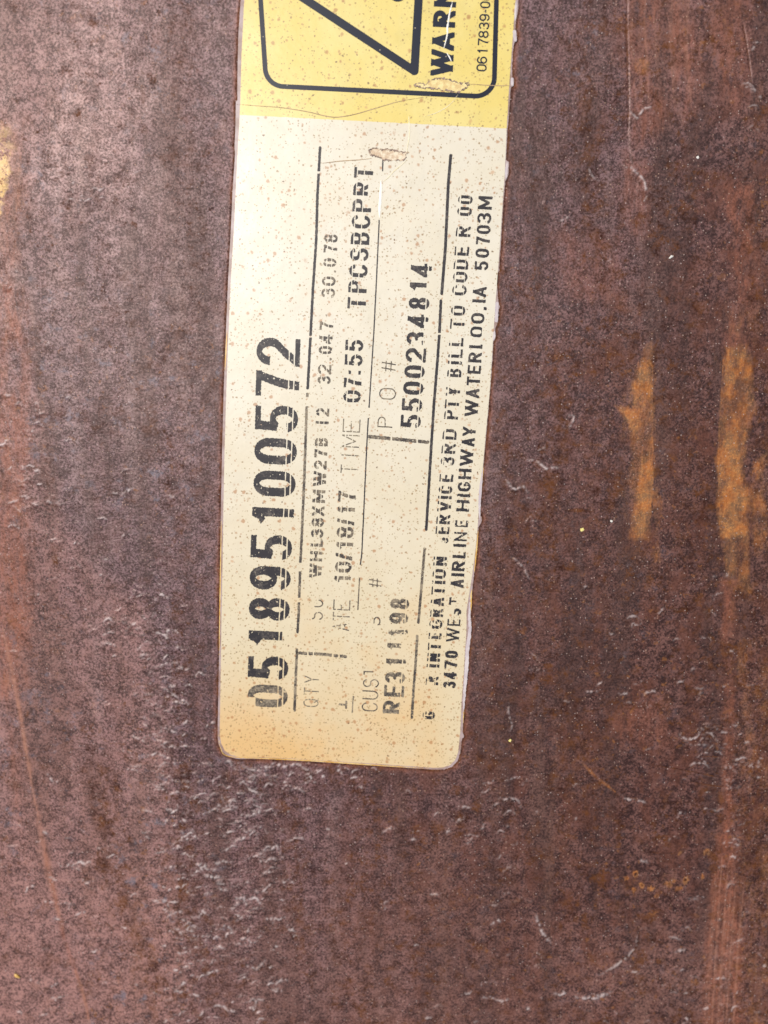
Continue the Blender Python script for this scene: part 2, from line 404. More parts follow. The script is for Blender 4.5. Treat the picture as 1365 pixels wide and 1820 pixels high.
# ------------------------------------------------------------------ outlines in photo pixels
FILM_L = [(446, -226), (436, -100), (428, 0), (424, 60), (422.5, 120), (422, 168), (422.5, 178), (419.5, 181), (418.5, 230), (417, 262), (418, 275), (413.5, 340), (411, 400), (405.5, 500), (401.5, 600), (398, 690), (395, 800), (393, 900), (391.5, 1000), (390.5, 1100), (389, 1200), (387.2, 1290), (387, 1308), (389, 1324), (396, 1337), (408, 1345), (424, 1348.5)]
BOTTOM = [(470, 1348.5), (531, 1351.5), (600, 1356), (652, 1359.5), (720, 1364), (773, 1367.5), (790, 1367), (804, 1362), (813, 1352), (818, 1338)]
FILM_R = [(821, 1312), (825, 1310), (822, 1300), (824, 1270), (826, 1240), (829, 1200), (833, 1160), (836, 1140), (835, 1125), (838, 1108), (836.5, 1095), (838, 1070), (840, 1040), (844, 1010), (848, 966), (851, 936), (855.5, 928), (856.5, 921), (852, 910), (853.5, 885), (857, 850), (860, 820), (863.5, 779), (867, 742), (870.7, 698), (873.6, 662), (875, 640), (877, 607), (881, 600), (880, 590), (880, 583), (885, 573), (886, 553), (888, 545), (885.5, 536), (883, 505), (884.5, 486), (887.5, 481), (887, 476), (889.5, 440), (892, 400), (895.5, 349), (898, 322), (901, 318), (903.5, 308), (904.5, 288), (899, 286), (902, 230), (905, 200), (906, 178), (907.5, 156), (913, 153), (913.5, 141), (910, 139), (910.5, 110), (911.5, 90), (914, 77), (918.5, 70), (918.5, 59), (915.5, 55), (917, 37), (921, 17), (921, 0), (927, -60), (933, -140), (939, -226)]
FILM = FILM_L + BOTTOM + FILM_R
PAPER_L = [(451, -222), (441, -100), (434.5, 0), (429.5, 100), (427.5, 180), (425, 230), (422.5, 270), (416.5, 400), (410.5, 500), (406, 600), (402.5, 700), (399.5, 800), (397.5, 900), (396, 1000), (394, 1100), (392.5, 1200), (391, 1290), (391, 1306), (393.5, 1321), (400, 1333.5), (411, 1341.5), (426, 1345)]
PAPER_B = [(470, 1345.5), (531, 1348.5), (652, 1356), (770, 1364), (787, 1363.5), (800, 1359), (809, 1350), (814, 1337)]
PAPER_R = [(818, 1300), (820, 1250), (824, 1200), (826, 1160), (829, 1120), (829, 1085), (833, 1060), (838, 1030), (844, 985), (849, 935), (851, 900), (855, 860), (859, 820), (862.5, 779), (866, 742), (870, 698), (873, 655), (875.5, 615), (877, 590), (879, 560), (882, 520), (884, 490), (888, 440), (894, 350), (897, 310), (899, 260), (901, 215), (904, 165), (907, 120), (910, 85), (913, 40), (916, 0), (925, -100), (934, -222)]
PAPER = PAPER_L + PAPER_B + PAPER_R
def split_line(X):      # boundary between yellow band and cream field
    return 205 + (X - 430) * (229 - 205) / 470.0
Z_FILM, Z_PAPER, Z_INK = 0.00022, 0.00034, 0.000375

# ------------------------------------------------------------------ the plate
def build_plate():
    x0, yb = at(0, PH); x1, yt = at(PW, 0)
    xl = min(at(0, 0)[0], at(0, PH)[0]) - 0.012; xr = -xl
    yb -= 0.012; yt += 0.012
    stp = 0.00039
    def axis(a, b):
        core = np.arange(a, b, stp)
        g = stp * np.cumsum(1.35 ** np.arange(1, 26)); g = g[g < 0.55]
        return np.concatenate([a - g[::-1], core, b + g])
    ax, ay = axis(xl, xr), axis(yb, yt)
    X, Y = np.meshgrid(ax, ay)
    # stay in front of the lens when projecting the far skirts
    PX, PY = to_px(np.clip(X, xl - .05, xr + .05), np.clip(Y, yb - .05, yt + .05))
    ny, nx = X.shape
    H = h_slow(PX, PY)
    inlab = poly_sdf(FILM, np.clip(PX, 300, 1000), PY)       # < 0 under the label
    inlab = np.where((PX < 300) | (PX > 1000), 99.0, inlab)
    free = sstep(-1.0, 7.0, inlab)
    mm = 1000.0
    x, y = X * mm, Y * mm
    rough = 0.00006 * fbm(x / 1.9, y / 1.9, 3, 11) + 0.00010 * fbm(x / 9.0, y / 14.0, 3, 21)
    # flaking scale: stepped plateaus where the scale has blistered
    def soft(px0, py0, rx, ry):
        return np.exp(-(((PX - px0) / rx) ** 2 + ((PY - py0) / ry) ** 2))
    zone = 0.10 + 0.95 * soft(440, 1620, 130, 260) + 0.9 * soft(290, 1300, 60, 160) + 0.6 * soft(60, 920, 90, 260) + 0.7 * soft(885, 1470, 40, 170) \
        + 0.9 * soft(1310, 1430, 60, 260) + 0.8 * soft(1260, 1740, 150, 130) + 0.7 * soft(480, 1370, 110, 35) + 0.5 * soft(900, 1080, 60, 130) \
        + 0.45 * soft(240, 1080, 160, 120) + 0.5 * soft(180, 1560, 140, 200) + .5 * soft(1330, 180, 60, 120) + .35 * soft(1200, 1040, 160, 80) + .35 * soft(560, 1560, 300, 200)
    n1 = fbm(x / 5.2, y / 3.6, 3, 31, .5)
    gate = np.clip(zone * 1.0 + 0.7 * gnoise(x / 9, y / 9, 51) - 0.45, 0, 1)
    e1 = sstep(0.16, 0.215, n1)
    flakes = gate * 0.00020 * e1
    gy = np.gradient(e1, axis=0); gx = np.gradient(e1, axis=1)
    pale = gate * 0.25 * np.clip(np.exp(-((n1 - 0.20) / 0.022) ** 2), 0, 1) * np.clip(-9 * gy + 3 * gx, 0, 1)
    orange = np.zeros_like(H); red = np.zeros_like(H); dark = np.zeros_like(H); gold = np.zeros_like(H)
    xs = np.interp(PY, STEP[:, 0], STEP[:, 1])
    pink_sheen = sstep(22, -50, PX - xs + 22 * gnoise(x / 6, y / 9, 81)) * sstep(550, 1000, PY) * (.50 + .12 * sstep(80, 0, PX)) + .5 * soft(60, 120, 260, 260) + .42 * sstep(1250, 1800, PY) * sstep(1150, 600, PX) + .35 * soft(1180, 1750, 220, 120) + .25 * soft(1200, 60, 160, 160)  # pinker rust, partly painted sheen: left of the step, corners, bottom
    pink_sheen = np.clip(pink_sheen + .18 * gnoise(x / 12, y / 30, 82), 0, 1)
    wob = 7 * gnoise(x / 3.1, y / 3.1, 61) + 4 * gnoise(x / 1.1, y / 1.1, 62)
    wobs = 5.0 * gnoise(x / 2.2, y / 6.0, 63) + 4.0 * gnoise(x / .8, y / 2.0, 64)
    def box(pts, pad):
        P = np.asarray(pts, float); a, b = P.min(0) - pad; c, d = P.max(0) + pad
        rows = np.where((PY.min(1) < d) & (PY.max(1) > b))[0]; cols = np.where((PX.min(0) < c) & (PX.max(0) > a))[0]
        return slice(rows[0], rows[-1] + 1), slice(cols[0], cols[-1] + 1)
    def blob(arr, pts, edge, amt, w=None):
        s = box(pts, edge * 2 + 14); w = wob if w is None else w
        d = poly_sdf(pts, PX[s] + w[s], PY[s] + w[s] * .7)
        arr[s] = np.maximum(arr[s], amt * sstep(edge, -edge * .6, d))
    def stroke(arr, pts, width, amt, taper=True, sm=True, add=False, w=None, soft_=1.0):
        pts = smooth_line(pts) if sm else np.asarray(pts, float); s = box(pts, width * 4 + 6)
        d, T = line_dist(pts, PX[s] + (0 if w is None else w[s]), PY[s])
        wd = width * (np.sin(np.pi * np.clip(T, .03, .97)) ** .5 if taper else 1)
        v = amt * np.exp(-(d / np.maximum(wd, .3)) ** 2 * soft_)
        if add: arr[s] = arr[s] + v
        else: arr[s] = np.maximum(arr[s], v)
    # orange streak, two runs of loose rust on the right
    blob(orange, [(1157, 608), (1160, 640), (1161, 739), (1160, 848), (1157, 930), (1152, 960), (1121, 957), (1121, 878), (1113, 852), (1122, 814), (1119, 754), (1096, 722), (1122, 726), (1124, 682), (1138, 644), (1146, 615)], 13, .95, wobs)
    blob(orange, [(1150, 560), (1170, 560), (1172, 1060), (1105, 1060), (1100, 700)], 34, .36)
    blob(orange, [(1270, 540), (1365, 520), (1365, 1110), (1280, 1110)], 30, .34)
    blob(orange, [(1160, 860), (1174, 870), (1175, 1000), (1163, 1000)], 9, .6)
    blob(orange, [(1124, 955), (1152, 955), (1153, 1015), (1132, 1015)], 8, .45)
    blob(orange, [(1100, 700), (1125, 690), (1122, 980), (1108, 960)], 12, .4)
    stroke(orange, [(1158, 615), (1159, 740), (1159, 850), (1156, 930)], 3.2, 1.0, sm=False, w=wobs * .35)
    stroke(orange, [(1286, 640), (1281, 740), (1277, 815), (1280, 925), (1283, 955)], 3.5, .95, sm=False, w=wobs * .35)
    blob(orange, [(1290, 618), (1330, 612), (1338, 663), (1344, 731), (1329, 776), (1322, 833), (1334, 908), (1329, 954), (1283, 957), (1279, 930), (1277, 814), (1282, 739), (1286, 644)], 14, .95, wobs)
    blob(orange, [(1285, 950), (1335, 950), (1340, 1060), (1290, 1060)], 18, .55)
    blob(orange, [(1335, 820), (1365, 800), (1365, 1000), (1335, 990)], 14, .55)
    blob(orange, [(1340, 820), (1352, 820), (1352, 850), (1342, 852)], 4, .8)
    blob(red, [(1290, 330), (1335, 330), (1345, 480), (1335, 620), (1290, 620), (1300, 470)], 16, .85)
    blob(red, [(1118, -40), (1190, -40), (1250, 60), (1230, 200), (1130, 260), (1117, 130)], 22, .65)
    blob(orange, [(1122, 100), (1152, 105), (1150, 132), (1130, 135)], 8, .6)
    blob(red, [(1250, -20), (1340, -20), (1345, 120), (1310, 200), (1265, 110)], 20, .55)
    blob(red, [(1283, 1030), (1310, 1030), (1305, 1250), (1300, 1480), (1283, 1480), (1290, 1250)], 9, .8)
    blob(red, [(1278, 1480), (1300, 1480), (1318, 1640), (1315, 1840), (1250, 1840), (1262, 1640)], 14, .95)
    blob(orange, [(1305, 1130), (1400, 1100), (1400, 1860), (1325, 1860), (1310, 1560)], 30, .42)
    blob(red, [(1110, 270), (1150, 300), (1150, 420), (1112, 420)], 18, .6)
    blob(red, [(1185, 560), (1300, 440), (1300, 420), (1190, 500)], 18, .25)
    blob(red, [(1000, 420), (1100, 430), (1110, 540), (1010, 520)], 25, .45)
    blob(red, [(1080, 1260), (1180, 1240), (1190, 1330), (1090, 1320)], 25, .45)
    for (a, b, r) in ((1114, 1561, 7), (1128, 1583, 7), (1142, 1574, 6), (1158, 1580, 9), (1189, 1572, 8), (1197, 1566, 6), (1219, 1565, 10), (1206, 1580, 8), (1250, 1559, 7), (1258, 1515, 10), (1210, 1516, 7), (1168, 1593, 6), (1177, 1587, 5), (1129, 1555, 9)):
        s = box([(a, b)], r * 3); d = np.hypot(PX[s] - a, (PY[s] - b)) + wobs[s]
        orange[s] = np.maximum(orange[s], 1.0 * np.exp(-((d - r * .35) / (r * .42)) ** 2))
        dark[s] = np.maximum(dark[s], np.exp(-(d / (r * .22)) ** 2))
    blob(orange, [(1090, 1548), (1240, 1550), (1270, 1570), (1240, 1595), (1100, 1590)], 16, .30)
    stroke(orange, [(1034, 1356), (1060, 1382), (1094, 1408)], 4.5, .85, sm=False)
    blob(orange, [(770, 1585), (890, 1590), (900, 1602), (790, 1606)], 10, .30)
    stroke(orange, [(1018, 792), (1050, 789), (1085, 795)], 5, .45)
    stroke(dark, [(1005, 908), (1030, 907), (1050, 909)], 4, .9)
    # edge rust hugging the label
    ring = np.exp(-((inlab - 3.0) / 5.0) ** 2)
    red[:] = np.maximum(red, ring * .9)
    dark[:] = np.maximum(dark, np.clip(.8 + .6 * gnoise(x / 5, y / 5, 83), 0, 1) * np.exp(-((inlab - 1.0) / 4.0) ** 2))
    # scratches on the left
    stroke(red, [(-5, 1120), (12, 1200), (25, 1265), (36, 1330), (50, 1410), (60, 1460), (78, 1550), (100, 1640), (112, 1690), (140, 1765), (158, 1840)], 5, .95)
    H2 = np.zeros_like(H); scratch = np.zeros_like(H)
    stroke(scratch, [(-5, 1120), (12, 1200), (25, 1265), (36, 1330), (50, 1410), (60, 1460)], 3.4, .95, w=wobs * .3)
    stroke(scratch, [(56, 1440), (70, 1520), (90, 1600), (105, 1660)], 6.5, .42, w=wobs * .5)
    stroke(scratch, [(128, 1735), (140, 1765), (158, 1840)], 3.2, .7, w=wobs * .3)
    for k_ in range(16):
        x_ = 1258 + 3.4 * k_ + 3 * math.sin(k_ * 2.3)
        stroke(scratch, [(x_ + 14, 1560 + 40 * math.sin(k_ * 1.7)), (x_ + 4, 1680), (x_ - 6, 1840)], 1.5 + .6 * math.sin(k_ * 3.1), .40 + .25 * math.sin(k_ * 4.7), w=wobs * .25)
    for k_ in range(10):
        x_ = 1122 + 13 * k_ + 5 * math.sin(k_ * 2.9)
        stroke(scratch, [(x_ + 6, -30), (x_, 60 + 50 * math.sin(k_ * 1.9)), (x_ + 8, 190)], 2.2, .30 + .15 * math.sin(k_ * 4.1), w=wobs * .3)
    stroke(H2, [(12, 1200), (25, 1265), (36, 1330), (50, 1410), (60, 1460)], 2.6, .00016, add=True)
    stroke(red, [(20, 1180), (12, 1300), (30, 1500)], 14, .35)
    blob(red, [(-10, 480), (40, 520), (50, 800), (34, 1240), (-10, 1250)], 26, 1.0)
    blob(orange, [(-10, 520), (18, 560), (22, 820), (14, 1230), (-10, 1250)], 16, .34)
    blob(orange, [(1335, 40), (1400, 40), (1400, 560), (1340, 520)], 24, .30)
    blob(red, [(60, 700), (95, 760), (90, 880), (60, 870)], 10, .35)
    blob(gold, [(-30, 266), (2, 264), (13, 270), (12, 310), (5, 345), (0, 370), (-10, 405), (-30, 410)], 7, .85)
    blob(gold, [(-30, 215), (10, 225), (22, 262), (-30, 262)], 12, .35)
    blob(red, [(-30, 190), (45, 205), (48, 330), (30, 470), (-30, 480)], 18, .75)
    blob(orange, [(-20, 205), (30, 215), (38, 300), (28, 400), (10, 450), (-20, 450)], 9, .5)
    # dark rust patches
    for (a, b, rx, ry, q) in ((115, 125, 12, 9, .9), (165, 38, 14, 12, .6), (270, 145, 7, 16, .7), (140, 200, 10, 9, .7), (118, 365, 9, 8, .7), (180, 92, 7, 6, .7), (240, 400, 7, 6, .6),
                              (1025, 105, 18, 14, .6), (1000, 72, 16, 8, .5), (1040, 210, 12, 14, .7), (1045, 370, 22, 8, .8), (1075, 425, 14, 12, .7), (1020, 260, 12, 18, .5), (1060, 460, 22, 10, .5),
                              (298, 785, 12, 18, .7), (325, 830, 12, 8, .6), (95, 995, 9, 8, .9), (320, 1120, 12, 14, .7), (330, 1380, 26, 26, .9), (345, 1430, 18, 10, .7),
                              (185, 1480, 20, 26, .9), (180, 1540, 22, 20, .9), (215, 1600, 22, 30, .8), (270, 1720, 22, 18, .8), (325, 1580, 14, 26, .9), (160, 1340, 12, 12, .7), (205, 1400, 14, 14, .8),
                              (978, 865, 13, 30, .9), (960, 795, 8, 10, .9), (1035, 770, 16, 10, .7), (1010, 1010, 36, 7, .8), (1030, 610, 14, 12, .6), (980, 690, 18, 24, .4), (1060, 870, 14, 12, .6),
                              (1010, 1245, 26, 20, .7), (905, 1285, 12, 20, .5), (1180, 1255, 18, 20, .6), (1100, 1480, 8, 36, .8), (935, 1250, 20, 30, .5), (900, 1560, 16, 20, .5),
                              (505, 1430, 22, 30, .7), (430, 1440, 9, 18, .5), (525, 1620, 18, 24, .7), (725, 1625, 8, 8, .8), (745, 1690, 14, 22, .6), (655, 1620, 8, 12, .5), (540, 1670, 20, 22, .5), (400, 1790, 22, 16, .6),
                              (1345, 560, 20, 60, .5), (1215, 830, 20, 60, .35), (820, 1460, 30, 18, .4), (1005, 1610, 18, 14, .6)):
        s = box([(a - rx, b - ry), (a + rx, b + ry)], max(rx, ry) * 2)
        dark[s] = np.maximum(dark[s], .82 * q * np.exp(-(((PX[s] - a + 1.7 * wob[s]) / (rx * .95)) ** 2 + ((PY[s] - b + wob[s] * 1.6) / (ry * 1.25)) ** 2)))
    # long darker bands running down the plate
    for pts, w_, q in (([(330, -40), (345, 300), (330, 600), (300, 900)], 60, .30), ([(930, 560), (900, 900), (880, 1250), (900, 1500)], 55, .36), ([(1230, 450), (1240, 900), (1235, 1300)], 34, .34), ([(640, 1380), (650, 1600), (640, 1830)], 60, .30), ([(230, 120), (200, 420), (190, 640)], 34, .28)):
        stroke(dark, pts, w_, q, w=wob * 5 + 34 * gnoise(x / 9, y / 12, 92))
    # brown runs lower left and by the crease; shade right of the step painted in
    for pts, w_, q in (([(150, 1300), (170, 1420), (190, 1500), (215, 1600), (255, 1700), (280, 1830)], 46, .46), ([(325, 1370), (335, 1450), (330, 1560), (345, 1660), (400, 1800)], 34, .44),
                      ([(310, 1050), (318, 1180), (325, 1330)], 22, .42), ([(300, 780), (312, 900), (325, 1010)], 20, .40), ([(120, 200), (118, 330), (130, 460)], 18, .34), ([(520, 1420), (530, 1640), (560, 1760)], 26, .45), ([(720, 1400), (735, 1560), (750, 1720)], 30, .35),
                      ([(1030, 60), (1040, 240), (1060, 430), (1080, 520)], 30, .50), ([(985, 640), (1000, 760), (975, 900), (985, 1050)], 34, .52), ([(1060, 650), (1060, 900), (1080, 1100)], 26, .40), ([(1000, 1180), (1020, 1300), (1010, 1500)], 45, .42),
                      ([(1200, 600), (1215, 820), (1210, 1000)], 28, .34), ([(1345, 480), (1350, 600)], 16, .5), ([(1350, 1250), (1345, 1480), (1350, 1700)], 18, .40), ([(905, 1180), (920, 1400)], 20, .35)):
        stroke(dark, pts, w_, q * 1.0, w=wob * 4.5 + 26 * gnoise(x / 7, y / 8, 91))
    # lifted pale scale edges, gouges and scratches
    lines = [([(160, 328), (168, 334), (176, 338), (187, 334)], 1.7, .9), ([(140, 356), (152, 356), (165, 352)], 1.5, .8), ([(120, 336), (132, 340)], 1.2, .5),
             ([(1117, 196), (1126, 205), (1134, 210), (1142, 196), (1155, 191), (1163, 197)], 1.6, .8), ([(1107, 294), (1122, 300), (1134, 309), (1144, 322), (1149, 340), (1146, 357)], 2.0, .9),
             ([(1046, 298), (1052, 313), (1064, 322)], 1.3, .6), ([(938, 817), (955, 820), (969, 832), (982, 831), (994, 832)], 1.7, .9), ([(900, 853), (912, 868), (924, 866), (930, 864), (938, 875)], 1.7, .8),
             ([(1010, 738), (1019, 740), (1016, 755), (1004, 763)], 1.3, .6), ([(908, 990), (918, 996), (930, 1008), (936, 1020), (941, 1030)], 1.4, .6),
             ([(1208, 1305), (1220, 1314), (1236, 1312), (1246, 1300)], 1.5, .7), ([(1246, 1294), (1262, 1303), (1278, 1295)], 1.4, .6), ([(1262, 1303), (1272, 1312)], 1.3, .6),
             ([(1225, 1365), (1235, 1357), (1252, 1358), (1262, 1366)], 1.2, .5), ([(953, 1625), (957, 1642), (966, 1660), (979, 1676)], 2.0, .75), ([(1020, 1771), (1042, 1775), (1062, 1772), (1087, 1763)], 2.6, .8),
             ([(985, 1766), (1002, 1767), (1002, 1758)], 2.2, .8), ([(1103, 1413), (1116, 1421), (1132, 1423), (1150, 1427)], 1.5, .8), ([(1134, 1660), (1130, 1682), (1114, 1702), (1092, 1718), (1066, 1734)], 1.8, .55),
             ([(874, 1436), (888, 1424), (905, 1419), (920, 1422), (926, 1436)], 1.5, .6), ([(880, 1776), (892, 1779), (904, 1775)], 1.8, .7), ([(1200, 1694), (1208, 1690), (1222, 1688)], 1.6, .7),
             ([(430, 1362), (450, 1368), (470, 1364), (490, 1358), (505, 1362), (530, 1358), (545, 1368), (556, 1374)], 1.9, .8), ([(407, 1353), (420, 1366), (435, 1362)], 1.7, .6), ([(440, 1380), (470, 1376), (500, 1382)], 1.3, .4),
             ([(905, 1250), (904, 1270), (910, 1288), (906, 1300)], 1.3, .5), ([(1333, 150), (1345, 162), (1357, 176)], 1.8, .6), ([(1292, 1395), (1302, 1403)], 1.3, .5), ([(75, 1380), (90, 1398), (100, 1392)], 1.6, .6),
             ([(346, 1540), (362, 1536), (368, 1545), (385, 1546)], 1.9, .7), ([(385, 1578), (400, 1580), (416, 1576)], 2.2, .7), ([(320, 1660), (338, 1652), (350, 1672)], 2.2, .6), ([(96, 1542), (110, 1548), (122, 1540)], 1.6, .6),
             ([(140, 1570), (150, 1576), (162, 1572)], 1.5, .5), ([(70, 1612), (90, 1613)], 1.4, .7), ([(268, 1602), (292, 1605)], 1.6, .6), ([(230, 1310), (244, 1314), (262, 1322)], 1.4, .5)]
    ragx = 1.5 * gnoise(x / .8, y / .8, 71) + 1.0 * gnoise(x / .35, y / .35, 72); ragy = 2.0 * gnoise(x / .9, y / .9, 73) + 1.2 * gnoise(x / .35, y / .35, 74)
    def flake(pts, width, hgt, pl, depth=9.0, seed=0):
        """a blister of scale whose upper rim has lifted along pts: sharp rim, back sloping away below it"""
        P = smooth_line(pts, 5); sl = box(P, width * 3 + depth * 2.2 + 4)
        qx, qy = PX[sl] + ragx[sl], PY[sl] + ragy[sl]
        d, T = line_dist(P, qx, qy)
        yl = np.interp(qx, P[np.argsort(P[:, 0]), 0], P[np.argsort(P[:, 0]), 1])
        env = np.sin(np.pi * np.clip(T, .02, .98)) ** .6 * sstep(-.25, .12, gnoise(x[sl] / 1.6, y[sl] / 1.6, 300 + seed))
        below = qy > yl
        H2[sl] += hgt * env * np.where(below, np.exp(-d / depth), np.exp(-(d / (width * .8)) ** 2))
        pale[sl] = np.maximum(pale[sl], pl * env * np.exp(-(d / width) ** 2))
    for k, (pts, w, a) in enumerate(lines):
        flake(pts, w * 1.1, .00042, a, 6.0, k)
    rng = np.random.RandomState(7)
    clusters = [(440, 1560, 50, 150, 56), (420, 1420, 60, 40, 22), (335, 1620, 14, 170, 34), (470, 1700, 40, 90, 12), (330, 1700, 40, 90, 26), (285, 1260, 30, 90, 30), (300, 1450, 22, 130, 24), (100, 900, 80, 90, 16), (40, 860, 35, 60, 14), (210, 1070, 90, 50, 16),
                (120, 1560, 60, 50, 16), (885, 1480, 25, 110, 24), (905, 1240, 14, 70, 12), (1300, 1440, 45, 150, 50), (1255, 1330, 50, 30, 16), (1280, 1740, 70, 60, 34), (1180, 1780, 80, 30, 16), (520, 1372, 90, 14, 20), (700, 1475, 110, 20, 14),
                (900, 1030, 25, 110, 16), (1300, 1050, 40, 80, 14), (1140, 1160, 60, 60, 10), (1200, 1230, 90, 40, 14), (250, 1150, 60, 60, 16), (1340, 170, 18, 60, 12), (1060, 320, 60, 90, 8), (930, 850, 40, 60, 8), (60, 640, 40, 120, 8),
                (150, 340, 40, 30, 6), (1235, 1390, 30, 30, 8), (900, 1760, 50, 40, 10), (180, 1780, 120, 40, 12), (600, 1600, 260, 180, 26), (1050, 1500, 200, 200, 20), (700, 900, 700, 950, 50)]
    kk = 100
    for cx, cy, rx, ry, n in clusters:
        for _ in range(int(n * (1.9 if cx < 600 else .85))):
            fx, fy = cx + rng.randn() * rx, cy + rng.randn() * ry
            if not (-60 < fx < 1430 and -60 < fy < 1880) or (380 < fx < 930 and fy < 1352): continue
            L = rng.uniform(5, 17) ** 1.15 * (1.35 if n > 55 else 1.0 if n > 8 else .8); m = rng.randint(3, 6)
            ax_ = np.linspace(-.5, .5, m) * L; th = rng.normal(-.08, .35)
            ay_ = rng.uniform(-.1, .55) * (ax_ ** 2) / L * 2.2 + rng.randn(m) * L * .09
            pts = [(fx + u * math.cos(th) - v * math.sin(th), fy + u * math.sin(th) + v * math.cos(th)) for u, v in zip(ax_, ay_)]
            kk += 1
            flake(pts, rng.uniform(.9, 1.9) * (1.25 if n > 55 else 1), rng.uniform(.00012, .00042) * (1.3 if n > 55 else 1), rng.uniform(.05, 1.0) ** 1.3 * (1.0 if cx < 600 else .75), rng.uniform(4, 11), kk)
    for pts, w in (([(1137, 1652), (1134, 1680), (1118, 1700), (1096, 1714)], 3.2), ([(1160, 1361), (1200, 1367), (1245, 1376), (1290, 1385)], 1.8), ([(1242, 1345), (1280, 1347)], 1.6), ([(1230, 1391), (1262, 1397), (1290, 1400)], 1.7),
                   ([(1114, -30), (1115, 90), (1117, 180), (1116, 230)], 2.0), ([(1322, 40), (1330, 90), (1338, 150)], 2.0), ([(1103, 1411), (1116, 1418), (1134, 1420)], 1.4)):
        stroke(H2, pts, w, -.00028, add=True); stroke(dark, pts, w * .9, .8)
    # scale step down the right of the crease
    s = (PX - np.interp(PY, [-50, 200, 260, 330], [1114, 1117, 1118, 1130]))
    H2 += np.where(PY < 300, .00018 * sstep(-1.5, 1.5, s) * sstep(120, 20, s), 0)
    H = H + free * (rough + flakes + H2) - (1 - free) * .00004
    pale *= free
    # side skirts give the plate its 14 mm of thickness
    V = np.stack([X, Y, H], -1).reshape(-1, 3)
    idx = np.arange(nx * ny).reshape(ny, nx)
    q = np.stack([idx[:-1, :-1], idx[:-1, 1:], idx[1:, 1:], idx[1:, :-1]], -1).reshape(-1, 4)
    rim = np.concatenate([idx[0, :], idx[1:, -1], idx[-1, -2::-1], idx[-2:0:-1, 0]])
    low = V[rim].copy(); low[:, 2] = -0.014; base = len(V)
    k = np.arange(len(rim)); kn = (k + 1) % len(rim)
    w = np.stack([rim[kn], rim[k], base + k, base + kn], 1)
    V = np.concatenate([V, low])
    loops = np.concatenate([q.ravel(), w.ravel(), (base + k)[::-1]]); counts = np.concatenate([np.full(len(q) + len(w), 4), [len(rim)]])
    o = link_mesh("steel_plate", V, loops, counts, M_steel, None, True)
    for nm, arr in (('orange', orange), ('red', red), ('dark', dark), ('gold', gold), ('pink_sheen', pink_sheen), ('scratch', scratch), ('pale', pale)):
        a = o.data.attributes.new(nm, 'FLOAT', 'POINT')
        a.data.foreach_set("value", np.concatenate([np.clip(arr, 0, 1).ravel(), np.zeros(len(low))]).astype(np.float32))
    o['kind'] = 'structure'
    o['label'] = "rusted purple brown steel plate with orange streaks carrying the paper label"
    o['category'] = "steel plate"
    return o
plate = build_plate()

# ------------------------------------------------------------------ the label: paper, band, film
tag = bpy.data.objects.new("shipping_label", None); col.objects.link(tag)
tag.empty_display_size = 0.02
tag['label'] = "long cream paper label with yellow warning end and black numbers, stuck on rusty steel"
tag['category'] = "label"
def rest(o, txt=None):
    if txt: o['label'] = txt
    return o

ragp = lambda X, Y: .5 * gnoise(X / 4.0, Y / 4.0, 3) + .35 * gnoise(X / 1.7, Y / 1.7, 4)
def f_cream(X, Y): return np.maximum(poly_sdf(PAPER, X, Y) + ragp(X, Y), split_line(X) + .7 * gnoise(X / 9, Y / 9, 9) - Y)
def f_yell(X, Y): return np.maximum(poly_sdf(PAPER, X, Y) + ragp(X, Y), Y - split_line(X) - .7 * gnoise(X / 9, Y / 9, 9))
def f_film(X, Y): return poly_sdf(FILM, X, Y) + 1.6 * ragp(X, Y) * sstep(760, 800, X) + .6 * ragp(X, Y)
rest(sheet("cream_panel", [region(f_cream, 380, 195, 930, 1375, 1.5)], Z_PAPER, M_cream, tag, .0001))
rest(sheet("yellow_band", [region(f_yell, 410, -230, 950, 240, 1.5)], Z_PAPER, M_yellow, tag, .0001))
rest(sheet("clear_film_border", [region(f_film, 375, -236, 955, 1380, 1.5)], Z_FILM, M_film, tag, .0002))
# pale torn film standing along the right edge, and the amber glue line beside it
def strip(pts, w, rag_=1.0, taper=True):
    P = smooth_line(pts)
    def f(X, Y):
        d, T = line_dist(P, X, Y)
        ww = w * (np.sin(np.pi * np.clip(T, .02, .98)) ** .6 if taper else 1)
        return d - ww + rag_ * (gnoise(X / 5, Y / 5, 13) + .5 * gnoise(X / 2, Y / 2, 14))
    a = P.min(0) - w - 4; b = P.max(0) + w + 4
    return region(f, a[0], a[1], b[0], b[1], .8)
for pts, w, r, tp in (([(836, 1062), (834, 1090), (835, 1120), (831, 1150), (829, 1185), (826, 1225), (823, 1270)], 3.2, 1.2, True),
                      ([(858, 832), (856, 850), (853, 880), (852, 905), (853, 925)], 2.4, .8, True), ([(883, 540), (882, 570)], 2.8, 1.0, False), ([(914, 57), (915, 72)], 3.0, .8, False),
                      ([(910, 141), (910, 152)], 2.4, .6, False), ([(901, 289), (899, 318)], 2.4, .6, True), ([(879, 588), (877, 606)], 2.2, .6, True), ([(917, 2), (915, 40)], 2.0, .6, True)):
    sheet("torn_film_edge", [strip(pts, w, r, tp)], Z_PAPER + .00002, M_filmw, tag, .00008)
